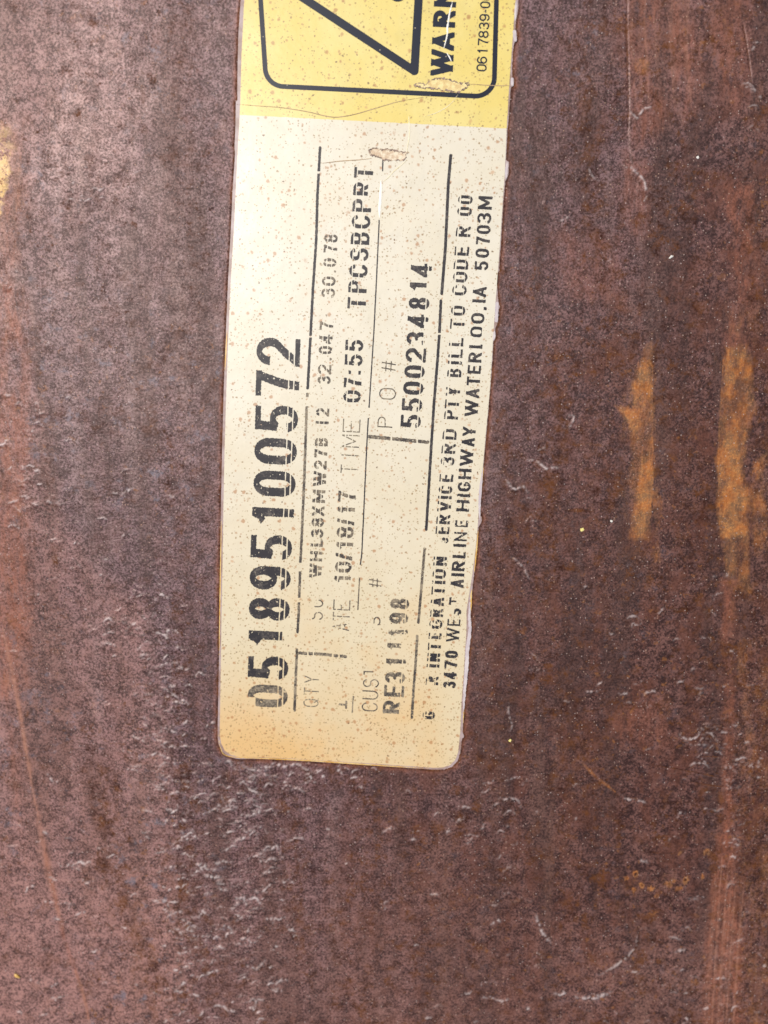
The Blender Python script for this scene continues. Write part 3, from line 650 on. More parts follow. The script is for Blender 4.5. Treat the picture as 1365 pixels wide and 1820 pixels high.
for pts, w, r in (([(859.5, 830), (856, 860), (852.5, 900)], 1.2, .3), ([(850, 940), (846, 985), (842.5, 1020)], 1.1, .3), ([(838.5, 1048), (837, 1060), (837, 1085)], 1.6, .4),
                  ([(834.5, 1128), (831, 1165), (828, 1200), (825, 1240), (823, 1290)], 1.1, .3), ([(404, 585), (400, 660)], 1.2, .3), ([(394, 905), (391.5, 1050), (389.5, 1180)], .9, .3),
                  ([(388.5, 1300), (392, 1328), (406, 1343.5), (470, 1347.5), (560, 1352), (660, 1359), (770, 1366)], 1.0, .4)):
    sheet("amber_glue_line", [strip(pts, w, r)], Z_FILM + .00003, M_amber, tag, .00006)

# ------------------------------------------------------------------ lettering
def arc(cx, cy, rx, ry, a0, a1, n=16):
    a = np.radians(np.linspace(a0, a1, n)); return [(cx + rx * math.cos(q), cy + ry * math.sin(q)) for q in a]
_O = arc(.5, .68, .5, .32, 180, 0) + arc(.5, .32, .5, .32, 0, -180) + [(0, .68)]
_bowl = [(0, 1), (.5, 1)] + arc(.56, .745, .44, .255, 90, -90, 12) + [(0, .49)]
GL = {
    '0': [('b', _O)], 'O': [('b', _O)],
    '1': [('s', [(1, 0), (1, 1)]), ('b', [(.9, 1.02), (.55, .84), (-.1, .77)])],
    '2': [('b', arc(.5, .7, .5, .3, 178, -28) + [(.5, .34), (.04, .02)]), ('s', [(0, 0), (1, 0)])],
    '3': [('b', arc(.48, .755, .46, .245, 168, -88, 14) + arc(.48, .265, .52, .265, 86, -168, 16)), ('b', [(.35, .51), (.55, .51)])],
    '4': [('s', [(.72, 0), (.72, 1)]), ('s', [(.72, .98), (.0, .29)]), ('s', [(0, .26), (1, .26)])],
    '5': [('s', [(.08, 1), (.94, 1)]), ('b', [(.09, 1.0), (.03, .48)]), ('b', [(.03, .49), (.14, .53)] + arc(.48, .305, .52, .305, 108, -165, 20))],
    '6': [('b', arc(.5, .31, .5, .31, 0, 360, 26)), ('b', [(0, .31), (0, .68)] + arc(.5, .68, .5, .32, 180, 20, 14))],
    '7': [('s', [(0, 1), (1, 1)]), ('b', [(1, 1), (.82, .78), (.62, .5), (.5, .25), (.42, -.1)])],
    '8': [('b', arc(.5, .76, .45, .24, 0, 360, 26)), ('b', arc(.5, .26, .5, .26, 0, 360, 26))],
    '9': [('b', arc(.5, .69, .5, .31, 0, 360, 26)), ('b', [(1, .69), (1, .32)] + arc(.5, .32, .5, .32, 0, -160, 14))],
    'A': [('s', [(0, 0), (.5, 1)]), ('s', [(1, 0), (.5, 1)]), ('b', [(.16, .25), (.84, .25)])],
    'B': [('s', [(0, 0), (0, 1)]), ('b', [(0, 1), (.5, 1)] + arc(.55, .765, .38, .235, 90, -90, 12) + [(0, .53)]), ('b', [(0, .53), (.5, .53)] + arc(.55, .265, .45, .265, 90, -90, 12) + [(0, 0)])],
    'C': [('b', arc(.5, .68, .5, .32, 8, 180) + arc(.5, .32, .5, .32, 180, 352))],
    'D': [('s', [(0, 0), (0, 1)]), ('b', [(0, 1)] + arc(.5, .68, .5, .32, 90, 0, 10) + arc(.5, .32, .5, .32, 0, -90, 10) + [(0, 0)])],
    'E': [('s', [(0, 0), (0, 1)]), ('s', [(0, 1), (1, 1)]), ('s', [(0, .52), (.85, .52)]), ('s', [(0, 0), (1, 0)])],
    'G': [('b', arc(.5, .68, .5, .32, 12, 180) + arc(.5, .32, .5, .32, 180, 360) + [(1, .46)]), ('b', [(.55, .46), (1, .46)])],
    'H': [('s', [(0, 0), (0, 1)]), ('s', [(1, 0), (1, 1)]), ('b', [(0, .52), (1, .52)])],
    'I': [('s', [(.5, 0), (.5, 1)])],
    'L': [('s', [(0, 0), (0, 1)]), ('s', [(0, 0), (1, 0)])],
    'M': [('s', [(0, 0), (0, 1)]), ('s', [(1, 0), (1, 1)]), ('b', [(0, 1.05), (.5, .2), (1, 1.05)])],
    'N': [('s', [(0, 0), (0, 1)]), ('s', [(1, 0), (1, 1)]), ('s', [(0, 1), (1, 0)])],
    'P': [('s', [(0, 0), (0, 1)]), ('b', _bowl)],
    'Q': [('b', _O), ('b', [(.55, .28), (1.05, -.04)])],
    'R': [('s', [(0, 0), (0, 1)]), ('b', _bowl), ('s', [(.5, .49), (1, 0)])],
    'S': [('b', arc(.5, .755, .47, .245, 8, 250, 18) + arc(.5, .265, .5, .265, 78, -168, 18))],
    'T': [('s', [(.5, 0), (.5, 1)]), ('s', [(0, 1), (1, 1)])],
    'U': [('b', [(0, 1.1), (0, .34)] + arc(.5, .32, .5, .32, 180, 360) + [(1, 1.1)])],
    'V': [('s', [(0, 1), (.5, 0)]), ('s', [(1, 1), (.5, 0)])],
    'W': [('s', [(0, 1), (.25, 0)]), ('s', [(.25, 0), (.5, .95)]), ('s', [(.5, .95), (.75, 0)]), ('s', [(.75, 0), (1, 1)])],
    'X': [('s', [(0, 0), (1, 1)]), ('s', [(0, 1), (1, 0)])],
    'Y': [('s', [(0, 1), (.5, .46)]), ('s', [(1, 1), (.5, .46)]), ('s', [(.5, .46), (.5, 0)])],
    '#': [('s', [(.12, .0), (.3, 1)]), ('s', [(.7, 0), (.88, 1)]), ('s', [(0, .32), (1, .32)]), ('s', [(0, .7), (1, .7)])],
    '/': [('s', [(0, 0), (1, 1)])],
    ':': [('s', [(.5, .08), (.5, .08)]), ('s', [(.5, .72), (.5, .72)])],
    '.': [('s', [(.5, 0), (.5, 0)])], '-': [('s', [(0, .42), (1, .42)])],
    ',': [('b', [(.55, .04), (.5, -.06), (.15, -.22)])],
    '_1': [('s', [(.5, 0), (.5, 1)]), ('s', [(0, 0), (1, 0)])],
}
def glyph(ch, W, H, sv, sh, a, b):
    """distance in pixels (about) of local points a (along), b (up) from the ink of one character in a W x H box"""
    hx, hy = sv / 2, sh / 2
    sx, sy = max(W - sv, .01), max(H - sh, .01)
    X, Y = a / hx, b / hy
    d = np.full(a.shape, 1e9)
    for kind, pts in GL[ch]:
        P = [((hx + u * sx) / hx, (hy + v * sy) / hy) for u, v in pts]
        for i in range(len(P) - 1):
            (x0, y0), (x1, y1) = P[i], P[i + 1]
            L = math.hypot(x1 - x0, y1 - y0)
            if L < 1e-6: q = np.maximum(np.abs(X - x0), np.abs(Y - y0)) - 1
            else:
                ux, uy = (x1 - x0) / L, (y1 - y0) / L
                t = (X - x0) * ux + (Y - y0) * uy; n = -(X - x0) * uy + (Y - y0) * ux
                e = 1.0 if kind == 's' else 0.0
                if kind == 's' and ux and uy: e = 2.5
                q = np.maximum(np.abs(n) - 1, np.maximum(-t - e, t - L - e))
            d = np.minimum(d, q)
            if kind == 'b' and i > 0:
                d = np.minimum(d, np.hypot(X - x0, Y - y0) - 1)
    d = d * min(hx, hy)
    m = 0.2 if ch in ',' else 0
    return np.maximum(d, np.maximum(np.maximum(-a, a - W), np.maximum(-b - m * H * 2, b - H)))

UPS = 0.052                          # across the label, y falls this much per pixel towards the left
def text_line(chars, base, height, sv, sh, gaps=(), rag=.6, eat=0.0, holes=(), seed=1, res=.6, patch=None):
    """chars: (character, y_low, y_high[, options]); base: [(y, x)] baseline samples; height: [(y, h)]"""
    by = np.array([p[0] for p in base], float); bx = np.array([p[1] for p in base], float); o = np.argsort(by); by, bx = by[o], bx[o]
    hy = np.array([p[0] for p in height], float); hh = np.array([p[1] for p in height], float); o = np.argsort(hy); hy, hh = hy[o], hh[o]
    slope = (bx[-1] - bx[0]) / (by[-1] - by[0])
    out = []
    for item in chars:
        ch, ya, yb = item[:3]; opt = item[3] if len(item) > 3 else {}
        H = float(np.interp((ya + yb) / 2, hy, hh)) ; W = abs(ya - yb)
        if ch not in '.:-,I': W = max(W - H * UPS, sv * 1.05)
        ym = (ya + yb) / 2; xb = float(np.interp(ym, by, bx)) if by[0] <= ym <= by[-1] else bx[0] + slope * (ym - by[0])
        SV = opt.get('sv', sv); SH = opt.get('sh', sh)
        A, B = np.meshgrid(np.arange(-1.5, W + 1.5 + res, res), np.arange(-1.5 - (H * .3 if ch == ',' else 0), H + 1.5 + res, res))
        d = glyph(ch, W, H, min(SV, W * .98), SH, A, B)
        # to pixels: reading direction is -y
        al = A - W / 2
        PXs = xb + slope * (-al) * 1.0 - B
        PYs = ym - al - (B - H / 2) * UPS
        d = d + rag * (.7 * gnoise(PXs / 2.6, PYs / 2.6, seed) + .6 * gnoise(PXs / 1.2, PYs / 1.2, seed + 1))
        for v, w in gaps:
            vv = v * H + .5 * gnoise(PYs / 14, PYs * 0 + v * 9, seed + 2)
            d = np.maximum(d, w / 2 * (1 + .35 * gnoise(PYs / 6, PYs * 0 + v * 5, seed + 3)) - np.abs(B - vv))
        for v0, v1, u0, u1 in opt.get('cut', ()):       # worn-off pieces of one letter
            q = np.maximum(np.maximum(v0 * H - B, B - v1 * H), np.maximum(u0 * W - A, A - u1 * W))
            d = np.maximum(d, -q + .8 * gnoise(PXs / 2, PYs / 2, seed + 8))
        e = opt.get('eat', eat)
        if e > 0:
            n = fbm(PXs / 5.5, PYs / 5.5, 3, seed + 4, .7)
            d = np.maximum(d, (n - (.62 - .62 * e)) * 5)
        P, L, C = march(d, A, B)
        if len(P) == 0: continue
        al = P[:, 0] - W / 2
        out.append((np.stack([xb - slope * al - P[:, 1], ym - al - (P[:, 1] - H / 2) * UPS], 1), L, C))
    return out
def lettering(name, chunks, mat, txt=None, lift=Z_INK):
    return rest(sheet(name, chunks, lift, mat, tag), txt)

# big article number
bb = [(1237, 511.5), (1060, 515.5), (970, 519.5), (860, 525.5), (745, 530), (625, 533.5)]; hh = [(1237, 71), (970, 73.5), (625, 77.5)]
lettering("article_number", text_line([('5', 1208, 1164), ('1', 1151, 1119.5, {'cut': [(-.1, .17, 0, 1)]}), ('8', 1104, 1060), ('9', 1050, 1004.5), ('5', 996, 948.5), ('1', 935, 900.6),
                             ('0', 884, 835), ('0', 827, 777), ('5', 769, 718.5), ('7', 707, 658), ('2', 652, 599)], bb, hh, 15.5, 9.8, [(.245, 2.0), (.125, 2.2)], 1.3, .03, seed=101), M_black)
lettering("faded_digit", text_line([('0', 1258, 1215, {'eat': .10, 'cut': [(.80, 1.1, .0, .42)]})], bb, hh, 14, 9.5, [(.245, 2.0), (.125, 2.2)], 1.2, .1, seed=111), M_worn, "half faded first digit of the big number")
# product line
bb = [(1015, 571.5), (850, 579.7), (620, 590.5), (430, 600)]; hh = [(1015, 21.5), (620, 24), (430, 24)]
lettering("product_line", text_line([('W', 1027, 1001), ('H', 998, 979), ('L', 972, 957.6), ('3', 956, 939.5), ('8', 936.5, 919.7), ('X', 917.5, 899), ('M', 894, 870), ('W', 865, 837), ('2', 835, 818), ('7', 814, 798), ('B', 793.7, 777.6)],
                             bb, hh, 5.6, 4.0, [(.74, 1.6), (.33, 1.4)], .9, .20, seed=121)
          + text_line([('1', 754, 748.5, {'eat': .3}), ('2', 740.5, 725), ('3', 683, 668), ('2', 666, 647.5), ('.', 640, 635.5), ('0', 630, 614.5), ('4', 612, 594), ('7', 588, 571), ('3', 530, 512), ('0', 509, 491), ('.', 484, 480.5), ('0', 475, 459, {'eat': .35}), ('7', 450, 435, {'eat': .3}), ('8', 432, 416)],
                             bb, hh, 4.8, 3.6, [(.72, 1.6), (.36, 1.3)], .9, .22, seed=126), M_worn)
# date and time line
bb = [(1033, 623), (970, 627.5), (885, 632), (712, 641), (610, 646), (545, 650), (310, 663)]; hh = [(1033, 29), (885, 31), (712, 31), (545, 32.5), (310, 33.5)]
lettering("date_digits", text_line([('1', 1038, 1023), ('0', 1018, 997), ('/', 996, 982), ('1', 979, 963), ('8', 957, 935), ('/', 934, 921), ('1', 915.5, 901), ('7', 893, 872)], bb, hh, 6.6, 4.4, [(.80, 2.0), (.41, 1.9)], 1.0, .17, seed=131), M_worn)
lettering("time_digits", text_line([('0', 716, 693, {'eat': .15}), ('7', 690, 671), (':', 666, 658), ('5', 651, 629), ('5', 625, 603.4)], bb, hh, 6.8, 4.4, [(.80, 2.2), (.42, 1.9)], .9, .08, seed=136), M_black)
lettering("destination_code", text_line([('T', 550, 528), ('P', 521.5, 498), ('C', 494, 469.5), ('S', 465, 440.5), ('B', 436, 412), ('C', 407.5, 382), ('P', 378, 353.5, {'cut': [(-.1, .45, .62, 1)]}), ('R', 349, 324, {'cut': [(-.1, .22, 0, 1)]}), ('T', 318, 297)],
                             bb, hh, 7.2, 4.6, [(.835, 1.7), (.46, 1.6)], .8, .02, seed=141), M_black)
# order numbers
bb = [(1250, 717), (1075, 727), (750, 748), (632, 757), (480, 767)]; hh = [(1250, 36), (1075, 33.5), (750, 36), (480, 37)]
lettering("order_number", text_line([('5', 761, 736, {'eat': .14}), ('5', 732, 706.5, {'eat': .06}), ('0', 702.5, 677.5), ('0', 672.7, 648.5), ('2', 645, 618), ('3', 614, 589, {'cut': [(-.1, .14, 0, 1)]}), ('4', 584, 558), ('8', 551, 528), ('1', 519, 502, {'cut': [(-.1, .15, 0, 1)]}), ('4', 494, 467.4)],
                             bb, hh, 8.0, 5.0, [(.165, 1.8)], 1.0, .0, seed=151), M_black)
lettering("customer_number", text_line([('R', 1268.7, 1244, {'cut': [(-.1, .14, 0, 1)]}), ('E', 1238.7, 1216.7), ('3', 1214.5, 1193), ('1', 1184, 1170), ('1', 1155, 1142, {'eat': .50, 'cut': [(-.1, .3, 0, 1)]}), ('1', 1133, 1118, {'eat': .66}), ('9', 1109, 1088, {'eat': .12}), ('8', 1083, 1062.6, {'eat': .16})],
                             bb, hh, 7.6, 4.9, [(.165, 1.8)], 1.2, .05, seed=156), M_worn)
# address lines
bb = [(1270, 773), (1210, 779), (1000, 794), (820, 807.7), (662, 820), (470, 832), (355, 840)]; hh = [(1270, 22), (1000, 24), (662, 25), (355, 26)]
g = [(.845, 2.6)]
lettering("billing_line", text_line([('G', 1278.5, 1263, {'eat': .25}), ('R', 1217.7, 1201, {'eat': .2, 'cut': [(.3, .8, .0, .35)]}), ('I', 1186, 1180), ('N', 1176, 1160), ('T', 1156, 1141.5, {'eat': .15}), ('E', 1136, 1124, {'eat': .4}), ('G', 1118, 1100, {'eat': .55}), ('R', 1097, 1081, {'eat': .3}), ('A', 1077, 1061), ('T', 1057.7, 1041.5), ('I', 1037.7, 1031.8), ('O', 1029, 1010.5), ('N', 1006, 988.5),
                              ('S', 966, 954, {'eat': .62, 'cut': [(.5, 1.1, 0, 1)]}), ('E', 949.6, 935, {'eat': .3}), ('R', 932, 914), ('V', 910, 890), ('I', 886.8, 881.2), ('C', 878, 862.5), ('E', 857, 842)], bb, hh, 5.7, 3.9, g + [(.22, 1.0)], .9, .06, seed=161)
          + text_line([('3', 828, 811.5), ('R', 807, 788), ('D', 782, 762), ('P', 746, 728), ('T', 727, 709.6), ('Y', 704.5, 687.6), ('B', 671, 654.7), ('I', 648, 641.8), ('L', 636.6, 619.7), ('L', 616, 599.6), ('T', 586, 566.5), ('O', 562, 543), ('C', 526, 506), ('O', 503, 482.7), ('D', 479.7, 461), ('E', 455.5, 438), ('R', 422, 402), ('0', 385, 367.6), ('0', 364, 347)],
                             bb, hh, 5.5, 3.8, g + [(.20, .9)], .8, .02, seed=166), M_black)
bb = [(1200, 811.5), (1130, 816), (1037, 824), (985, 827.4), (900, 834), (840, 838), (720, 850), (515, 864.5), (470, 868), (360, 874.6)]; hh = [(1200, 23), (1037, 23.2), (840, 23), (515, 24), (360, 25)]
lettering("street_line", text_line([('3', 1223, 1210, {'eat': .16}), ('4', 1207, 1193), ('7', 1188.5, 1173), ('0', 1170, 1155.5), ('W', 1141, 1115, {'eat': .22, 'sv': 3.8}), ('E', 1112.5, 1099.5, {'sv': 3.4, 'sh': 2.8}), ('S', 1094, 1080, {'eat': .2, 'cut': [(.55, 1.1, 0, 1)]}), ('T', 1076, 1061, {'eat': .2, 'sv': 3, 'cut': [(-.1, .45, 0, 1)]}), ('A', 1045, 1028.5), ('I', 1024.3, 1018.3), ('R', 1015.5, 997), ('L', 992.5, 980), ('I', 972, 966.5, {'eat': .25}), ('N', 962, 945, {'eat': .3, 'sv': 3.4}), ('E', 937, 924, {'eat': .42, 'sv': 3}),
                              ('H', 909.5, 888, {'eat': .12}), ('I', 883.4, 877.6), ('G', 874, 856), ('H', 852.5, 832.5)], bb, hh, 5.6, 3.9, [], .9, .05, seed=171)
          + text_line([('W', 829, 798), ('A', 794, 777.5), ('Y', 776, 758), ('W', 741, 710), ('A', 708, 690), ('T', 686, 669), ('E', 665, 648.8), ('R', 645, 626), ('L', 620, 604, {'cut': [(-.1, .5, .5, 1.2)]}), ('O', 600, 580, {'cut': [(-.1, .12, 0, 1)]}), ('O', 576, 556), (',', 551, 545), ('I', 538.5, 532), ('A', 529, 509), ('5', 481, 464), ('0', 459, 441.6), ('7', 436, 420.5), ('0', 417, 400), ('3', 398.4, 378), ('M', 373.5, 348.6)],
                             bb, hh, 5.4, 3.8, [], .75, .0, seed=176), M_black)
# small field captions in hairline type
lettering("quantity_caption", text_line([('Q', 1256.5, 1241), ('T', 1235, 1221), ('Y', 1214, 1200)], [(1256, 566), (1200, 567.5)], [(1256, 27), (1200, 26)], 1.9, 1.9, [(.5, 1.5)], .5, .16, seed=181), M_faint)
lettering("quantity_digit", text_line([('_1', 1259, 1244.5)], [(1259, 617), (1240, 617.5)], [(1259, 14.5), (1240, 14.5)], 3.6, 3.6, [], 1.2, .12, seed=183), M_worn)
lettering("description_caption", text_line([('S', 1102, 1086, {'cut': [(.7, 1.1, 0, 1)]}), ('C', 1079.5, 1064, {'cut': [(.55, 1.1, 0, 1)]})], [(1100, 574), (1060, 575)], [(1100, 28), (1060, 28)], 2.2, 2.2, [], .5, .12, seed=185), M_worn)
lettering("date_caption", text_line([('A', 1121, 1106, {'eat': .68}), ('T', 1103.5, 1087), ('E', 1085, 1065, {'cut': [(.2, .8, .5, 1.2)]})], [(1120, 620.5), (1065, 623)], [(1120, 30), (1065, 30)], 2.0, 2.0, [(.80, 2.2), (.42, 1.5)], .5, .10, seed=187), M_worn)
lettering("time_caption", text_line([('T', 842, 825.5), ('I', 812, 806.5), ('M', 796, 772), ('E', 769, 744)], [(842, 636), (744, 641)], [(842, 31), (744, 31)], 2.1, 2.0, [(.82, 2.4), (.42, 1.5)], .5, .14, seed=189), M_faint)
lettering("purchase_order_caption", text_line([('P', 760.5, 740), ('O', 711, 689), ('#', 661, 641)], [(760, 696.5), (690, 705), (640, 703)], [(760, 26), (690, 30.5), (640, 24)], 2.2, 2.0, [], .5, .03, seed=191), M_worn)
lettering("customer_caption", text_line([('C', 1264.5, 1247.5), ('U', 1243.5, 1226), ('S', 1222, 1205.5), ('T', 1200, 1187, {'cut': [(-.1, .38, 0, 1), (.8, 1.1, .6, 1.1)]}), ('S', 1112, 1095, {'cut': [(.55, 1.1, 0, 1)]}), ('#', 1044, 1027)], [(1264, 671), (1206, 674), (1027, 678)], [(1264, 28.5), (1200, 28.5), (1100, 22), (1027, 22)], 2.2, 2.1, [], .5, .08, seed=193), M_worn)

# ruled lines and dividers
def rule(pts, w, breaks=(), rag=.7, seed=1, eat=0.0, fibre=False):
    P = np.asarray(pts, float)
    def f(X, Y):
        d, T = line_dist(P, X, Y)
        yy = np.abs(Y - P[0][1]) < -1
        q = d - w / 2 + rag * (.7 * gnoise(X / 3, Y / 5, seed) + .6 * gnoise(X / 1.3, Y / 1.6, seed + 1))
        for a, b in breaks:
            c = Y if abs(P[-1][1] - P[0][1]) > abs(P[-1][0] - P[0][0]) else X
            q = np.maximum(q, np.minimum(c - a, b - c))
        if eat: q = np.maximum(q, (fbm(X / 4, Y / 4, 3, seed + 5, .7) - (.62 - .62 * eat)) * 4)
        return q
    a = P.min(0) - w - 3; b = P.max(0) + w + 3
    return region(f, a[0], a[1], b[0], b[1], .6)
for pts, w, br, rg, sd, et, mt in (
        ([(569, 263), (567, 300), (564.5, 345), (562, 430), (556, 520), (552, 598), (547, 690)], 4.8, [(305, 309), (597, 600)], .9, 201, 0, M_black),
        ([(546.5, 700), (545, 730), (541, 850), (536, 960), (534, 1000), (531, 1090), (529, 1123)], 4.6, [(706, 722), (1000, 1015), (1062, 1070)], .9, 204, .03, M_worn),
        ([(528, 1154), (525.5, 1210), (523.5, 1262)], 4.6, [], 1.0, 206, .06, M_worn),
        ([(680.5, 285), (680, 304)], 2.4, [], .3, 211, 0, M_black), ([(674, 392), (669, 500), (664.5, 590), (656, 724)], 2.3, [], .5, 212, 0, M_black),
        ([(654.5, 744), (651.5, 800), (647, 900), (643, 985), (640.5, 1003)], 2.3, [], .5, 213, 0, M_black), ([(639, 1027), (636, 1083)], 2.2, [], .5, 214, 0, M_worn),
        ([(628, 1237), (626, 1266)], 2.0, [], .5, 215, 0, M_worn),
        ([(801, 277), (796.8, 325), (791.5, 440), (785, 522)], 5.4, [], .6, 221, 0, M_black), ([(783.5, 535), (781, 590), (777.5, 640), (771, 720), (766, 800), (763, 850), (757.5, 941)], 5.0, [(592, 595)], .8, 222, 0, M_black),
        ([(754.5, 975), (750, 1030), (743.5, 1106)], 4.6, [], .9, 226, .05, M_worn), ([(741.5, 1130), (739.5, 1165), (735, 1225), (732, 1275)], 4.6, [], 1.0, 227, .08, M_worn)):
    lettering("ruled_line", [rule(pts, w, br, rg, sd, et)], mt)
lettering("divider_bar", [rule([(657, 776), (700, 780), (760, 786)], 6.4, [(694, 697), (740, 742.5)], 1.4, 231, .10)], M_worn, "short cross bar left of the order number")
lettering("divider_bar", [rule([(529, 1160), (570, 1162), (614, 1166.5)], 5.4, [(546, 548.5), (556, 558.5), (590, 593), (601, 604)], 1.4, 236, .12)], M_worn, "broken cross bar above the quantity field")

# warning panel in navy
bb = [(136, 804.5), (0, 811)]; hh = [(136, 40), (0, 39.5)]
lettering("warning_word", text_line([('W', 137, 88), ('A', 91.5, 56.5), ('R', 50.5, 18.5), ('N', 14.6, -19), ('I', -28, -38), ('N', -47, -80), ('G', -88, -122)], bb, hh, 10.2, 8.2, [], .25, 0, seed=301), M_navy)
bb = [(128, 864.5), (0, 872)]; hh = [(128, 18.5), (0, 18.5)]
lettering("part_number", text_line([('0', 128.2, 114.5), ('6', 114.5, 100.7), ('1', 96, 89), ('7', 82.2, 68.7), ('8', 69, 55), ('3', 53.6, 40), ('9', 39, 25.4), ('-', 23.5, 17.8), ('0', 16, 3), ('0', 2, -11)], bb, hh, 2.7, 2.6, [], .2, 0, seed=311), M_navy)
def f_border(X, Y):
    # rounded frame: a quadrilateral with its corners rounded
    q = [(487, -150), (852, -131), (845, 138), (505, 121)]
    return np.abs(poly_sdf(q, X, Y) - 33.5) - 4.3
lettering("panel_frame", [region(f_border, 430, -205, 905, 195, 1.0)], M_navy)
def f_tri(X, Y):
    A, B, C = np.array((736.5, 127.0)), np.array((752.5, -146.0)), np.array((508.0, -23.0))
    d = np.minimum(np.minimum(line_dist([A, B], X, Y)[0], line_dist([B, C], X, Y)[0]), line_dist([A, C], X, Y)[0])
    # pointed inner corners, softly rounded outer ones
    return d - 7.4
lettering("warning_triangle", [region(f_tri, 480, -170, 775, 150, .9)], M_navy)
def f_excl(X, Y):
    dot = np.hypot(X - 707, Y + 13) - 17
    d, T = line_dist([(676, -15), (590, -20)], X, Y)
    return np.minimum(dot, d - (9 + 7 * T))
lettering("exclamation_mark", [region(f_excl, 560, -60, 735, 15, 1.0)], M_navy)

# ------------------------------------------------------------------ creases, cracks and torn scars of the label
def ridge(pts, w, h, mat, name, txt, rag=.4, seed=1):
    """thin raised crease: a strip whose middle stands proud of the label"""
    P = smooth_line(pts)
    def f(X, Y):
        d, T = line_dist(P, X, Y)
        return d - w * np.sin(np.pi * np.clip(T, .03, .97)) ** .5 + rag * gnoise(X / 4, Y / 4, seed)
    def lift(X, Y):
        d, T = line_dist(P, X, Y)
        return Z_INK + .00002 + h * np.exp(-(d / (w * .7)) ** 2)
    a = P.min(0) - w - 3; b = P.max(0) + w + 3
    return rest(sheet(name, [region(f, a[0], a[1], b[0], b[1], .45)], lift, mat, tag), txt)
ridge([(677.5, 322), (677, 345), (675.5, 365), (674.5, 387)], 2.5, .00010, M_pale, "open_crease", "bright split crease right of the destination code", .2, 1)
ridge([(804, 4), (799, 25), (795.5, 48), (794.5, 64), (789, 86)], 1.5, .00012, M_pale, "white_crease", "bright crease across the warning word", .9, 2)
ridge([(794, 95), (799, 103), (802, 110)], 1.1, .0001, M_pale, "white_crease", "short crease over the first letter of the warning word", .2, 3)
ridge([(726.5, 208), (727.5, 225), (727, 245), (724, 262), (723, 272)], .9, .0001, M_soft, "white_crease", "crease running down to the lower tear", .2, 4)
ridge([(722, 286), (713, 294), (700, 305), (690, 316), (680, 324)], .8, .00008, M_soft, "white_crease", "diagonal crease below the lower tear", .2, 5)
ridge([(816, 166), (800, 186), (778, 200), (754, 208)], .55, .00004, M_soft, "white_crease", "faint curved crease below the panel frame", .3, 6)
ridge([(421, 186), (460, 189), (500, 192), (545, 199), (575, 206), (598, 209), (630, 204), (668, 193), (710, 181), (750, 174)], .75, .00003, M_crack, "hairline_crack", "wavy crack across the yellow band", .3, 7)
ridge([(836, 150), (860, 152), (888, 153), (911, 153)], .75, .00003, M_crack, "hairline_crack", "short crack from the upper tear to the right edge", .3, 8)
ridge([(571, 291), (605, 287), (640, 284.5), (662, 282)], .75, .00003, M_crack, "hairline_crack", "straight crack left of the lower tear", .3, 9)

def scar(name, pts, txt, seed, fill):
    P = smooth_line(pts + [pts[0]], 8)
    wv = lambda X, Y: 2.6 * gnoise(X / 4.5, Y / 4.5, seed) + 1.4 * gnoise(X / 1.8, Y / 1.8, seed + 1)
    def f(X, Y): return poly_sdf(P[:-1], X, Y) + wv(X, Y)
    lf = lambda X, Y: Z_INK + .00002 + .00009 * (gnoise(X / 3.2, Y / 3.2, seed + 4) + .5)
    a = P.min(0) - 8; b = P.max(0) + 8
    base = rest(sheet(name, [region(f, a[0], a[1], b[0], b[1], .8)], lf, fill, tag), txt)
    def g_(X, Y): return np.abs(f(X, Y) + 1.0 + 2.2 * gnoise(X / 3.1, Y / 3.1, seed + 7)) - 1.0 - 1.9 * gnoise(X / 6, Y / 6, seed + 2)
    lr = lambda X, Y: Z_INK + .00008 + .00016 * (gnoise(X / 2.6, Y / 2.6, seed + 3) + .5)
    r = sheet("torn_rim", [region(g_, a[0], a[1], b[0], b[1], .6)], lr, M_scarB, base)
    return base
scar("torn_scar", [(733, 152), (745, 147), (756, 150), (764, 143), (778, 139), (792, 140), (806, 144), (820, 148), (834, 147), (832, 154), (824, 161), (812, 166), (796, 163), (778, 160), (762, 158), (748, 158)], "ragged pinkish tear beside the panel frame", 401, M_scarY)
scar("torn_scar", [(655, 268), (664, 263), (676, 265), (690, 266), (704, 268), (716, 271), (723, 271), (722, 281), (714, 286), (700, 286), (684, 286), (676, 282), (668, 279), (658, 276)], "small ragged tear in the cream field above the destination code", 431, M_scarA)

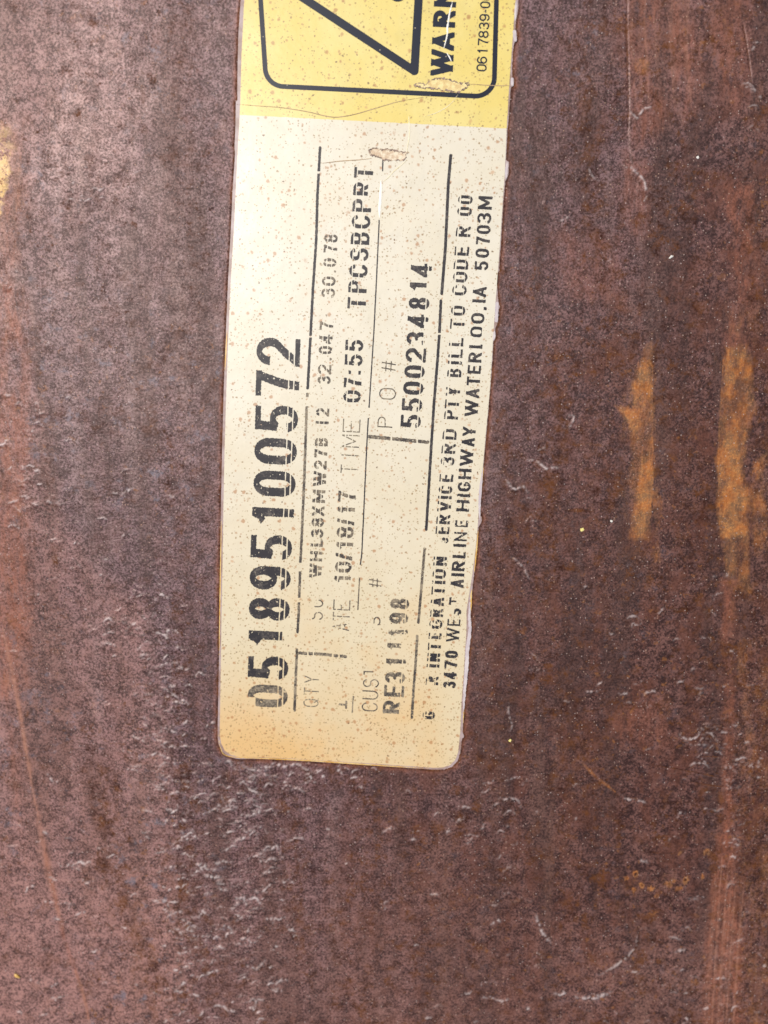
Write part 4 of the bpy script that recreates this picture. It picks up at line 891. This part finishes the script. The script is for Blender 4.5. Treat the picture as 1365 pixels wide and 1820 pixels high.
# ------------------------------------------------------------------ loose specks lying on the steel
def chip(name, px, py, r, asp, ang, cols, label, cat, seed, group=None):
    rng = np.random.RandomState(seed); n = 9
    x, y = at(px, py); k = 0.000222
    me = bpy.data.meshes.new(name); V = []; F = []
    for lay, (s, z) in enumerate(((1.0, 0.0), (.95, .45), (.5, .75))):
        for i in range(n):
            a = 2 * math.pi * i / n; q = r * s * (0.65 + .6 * _hash(np.array([float(i)]), np.array([0.0]), seed)[0]) * k
            u, v = q * math.cos(a), q * asp * math.sin(a)
            V.append((u * math.cos(ang) - v * math.sin(ang), u * math.sin(ang) + v * math.cos(ang), z * r * k * .5 * (1 + .4 * rng.rand())))
    for lay in range(2):
        for i in range(n):
            j = (i + 1) % n; F.append((lay * n + i, lay * n + j, lay * n + n + j, lay * n + n + i))
    F.append(tuple(2 * n + i for i in range(n))); F.append(tuple(range(n))[::-1])
    me.from_pydata(V, [], F); me.update(); me.materials.append(cols)
    o = bpy.data.objects.new(name, me); col.objects.link(o)
    o.location = (float(x), float(y), float(h_slow(np.array(px), np.array(py))) + .00004)
    o['label'] = label; o['category'] = cat
    if group: o['group'] = group
    return o
M_chipy = plain_material("yellow_chip", (0.75, 0.62, 0.16), (0.82, 0.72, 0.32), 900, .5)
M_chipo = plain_material("amber_chip", (0.62, 0.34, 0.07), (0.70, 0.44, 0.12), 900, .5)
M_grain = plain_material("pale_grain", (0.70, 0.66, 0.58), (0.78, 0.74, 0.68), 900, .5)
GR = "loose specks lying on the steel"
chip("paint_chip", 1034.5, 941, 4.2, .75, .5, M_chipy, "pale yellow chip lying on bare rust between the label and the orange streak", "chip", 1, GR)
chip("paint_chip", 906.5, 1316, 3.6, .7, 1.0, M_chipy, "tiny yellow chip below and right of the label's lower corner", "chip", 2, GR)
chip("paint_chip", 21.5, 1749, 6.5, .6, -.5, M_chipo, "amber yellow chip near the lower left corner of the steel", "chip", 3, GR)
chip("paint_chip", 1193, 456.5, 4.4, .5, .5, M_grain, "oblong cream chip on the steel above the orange streak", "chip", 4, GR)
chip("sand_grain", 1241, 279, 3.0, .9, 0, M_grain, "round white grain on the steel at upper right", "grain", 5, GR)
chip("sand_grain", 1086.5, 926, 2.6, .9, 0, M_grain, "white grain just left of the orange streak", "grain", 6, GR)
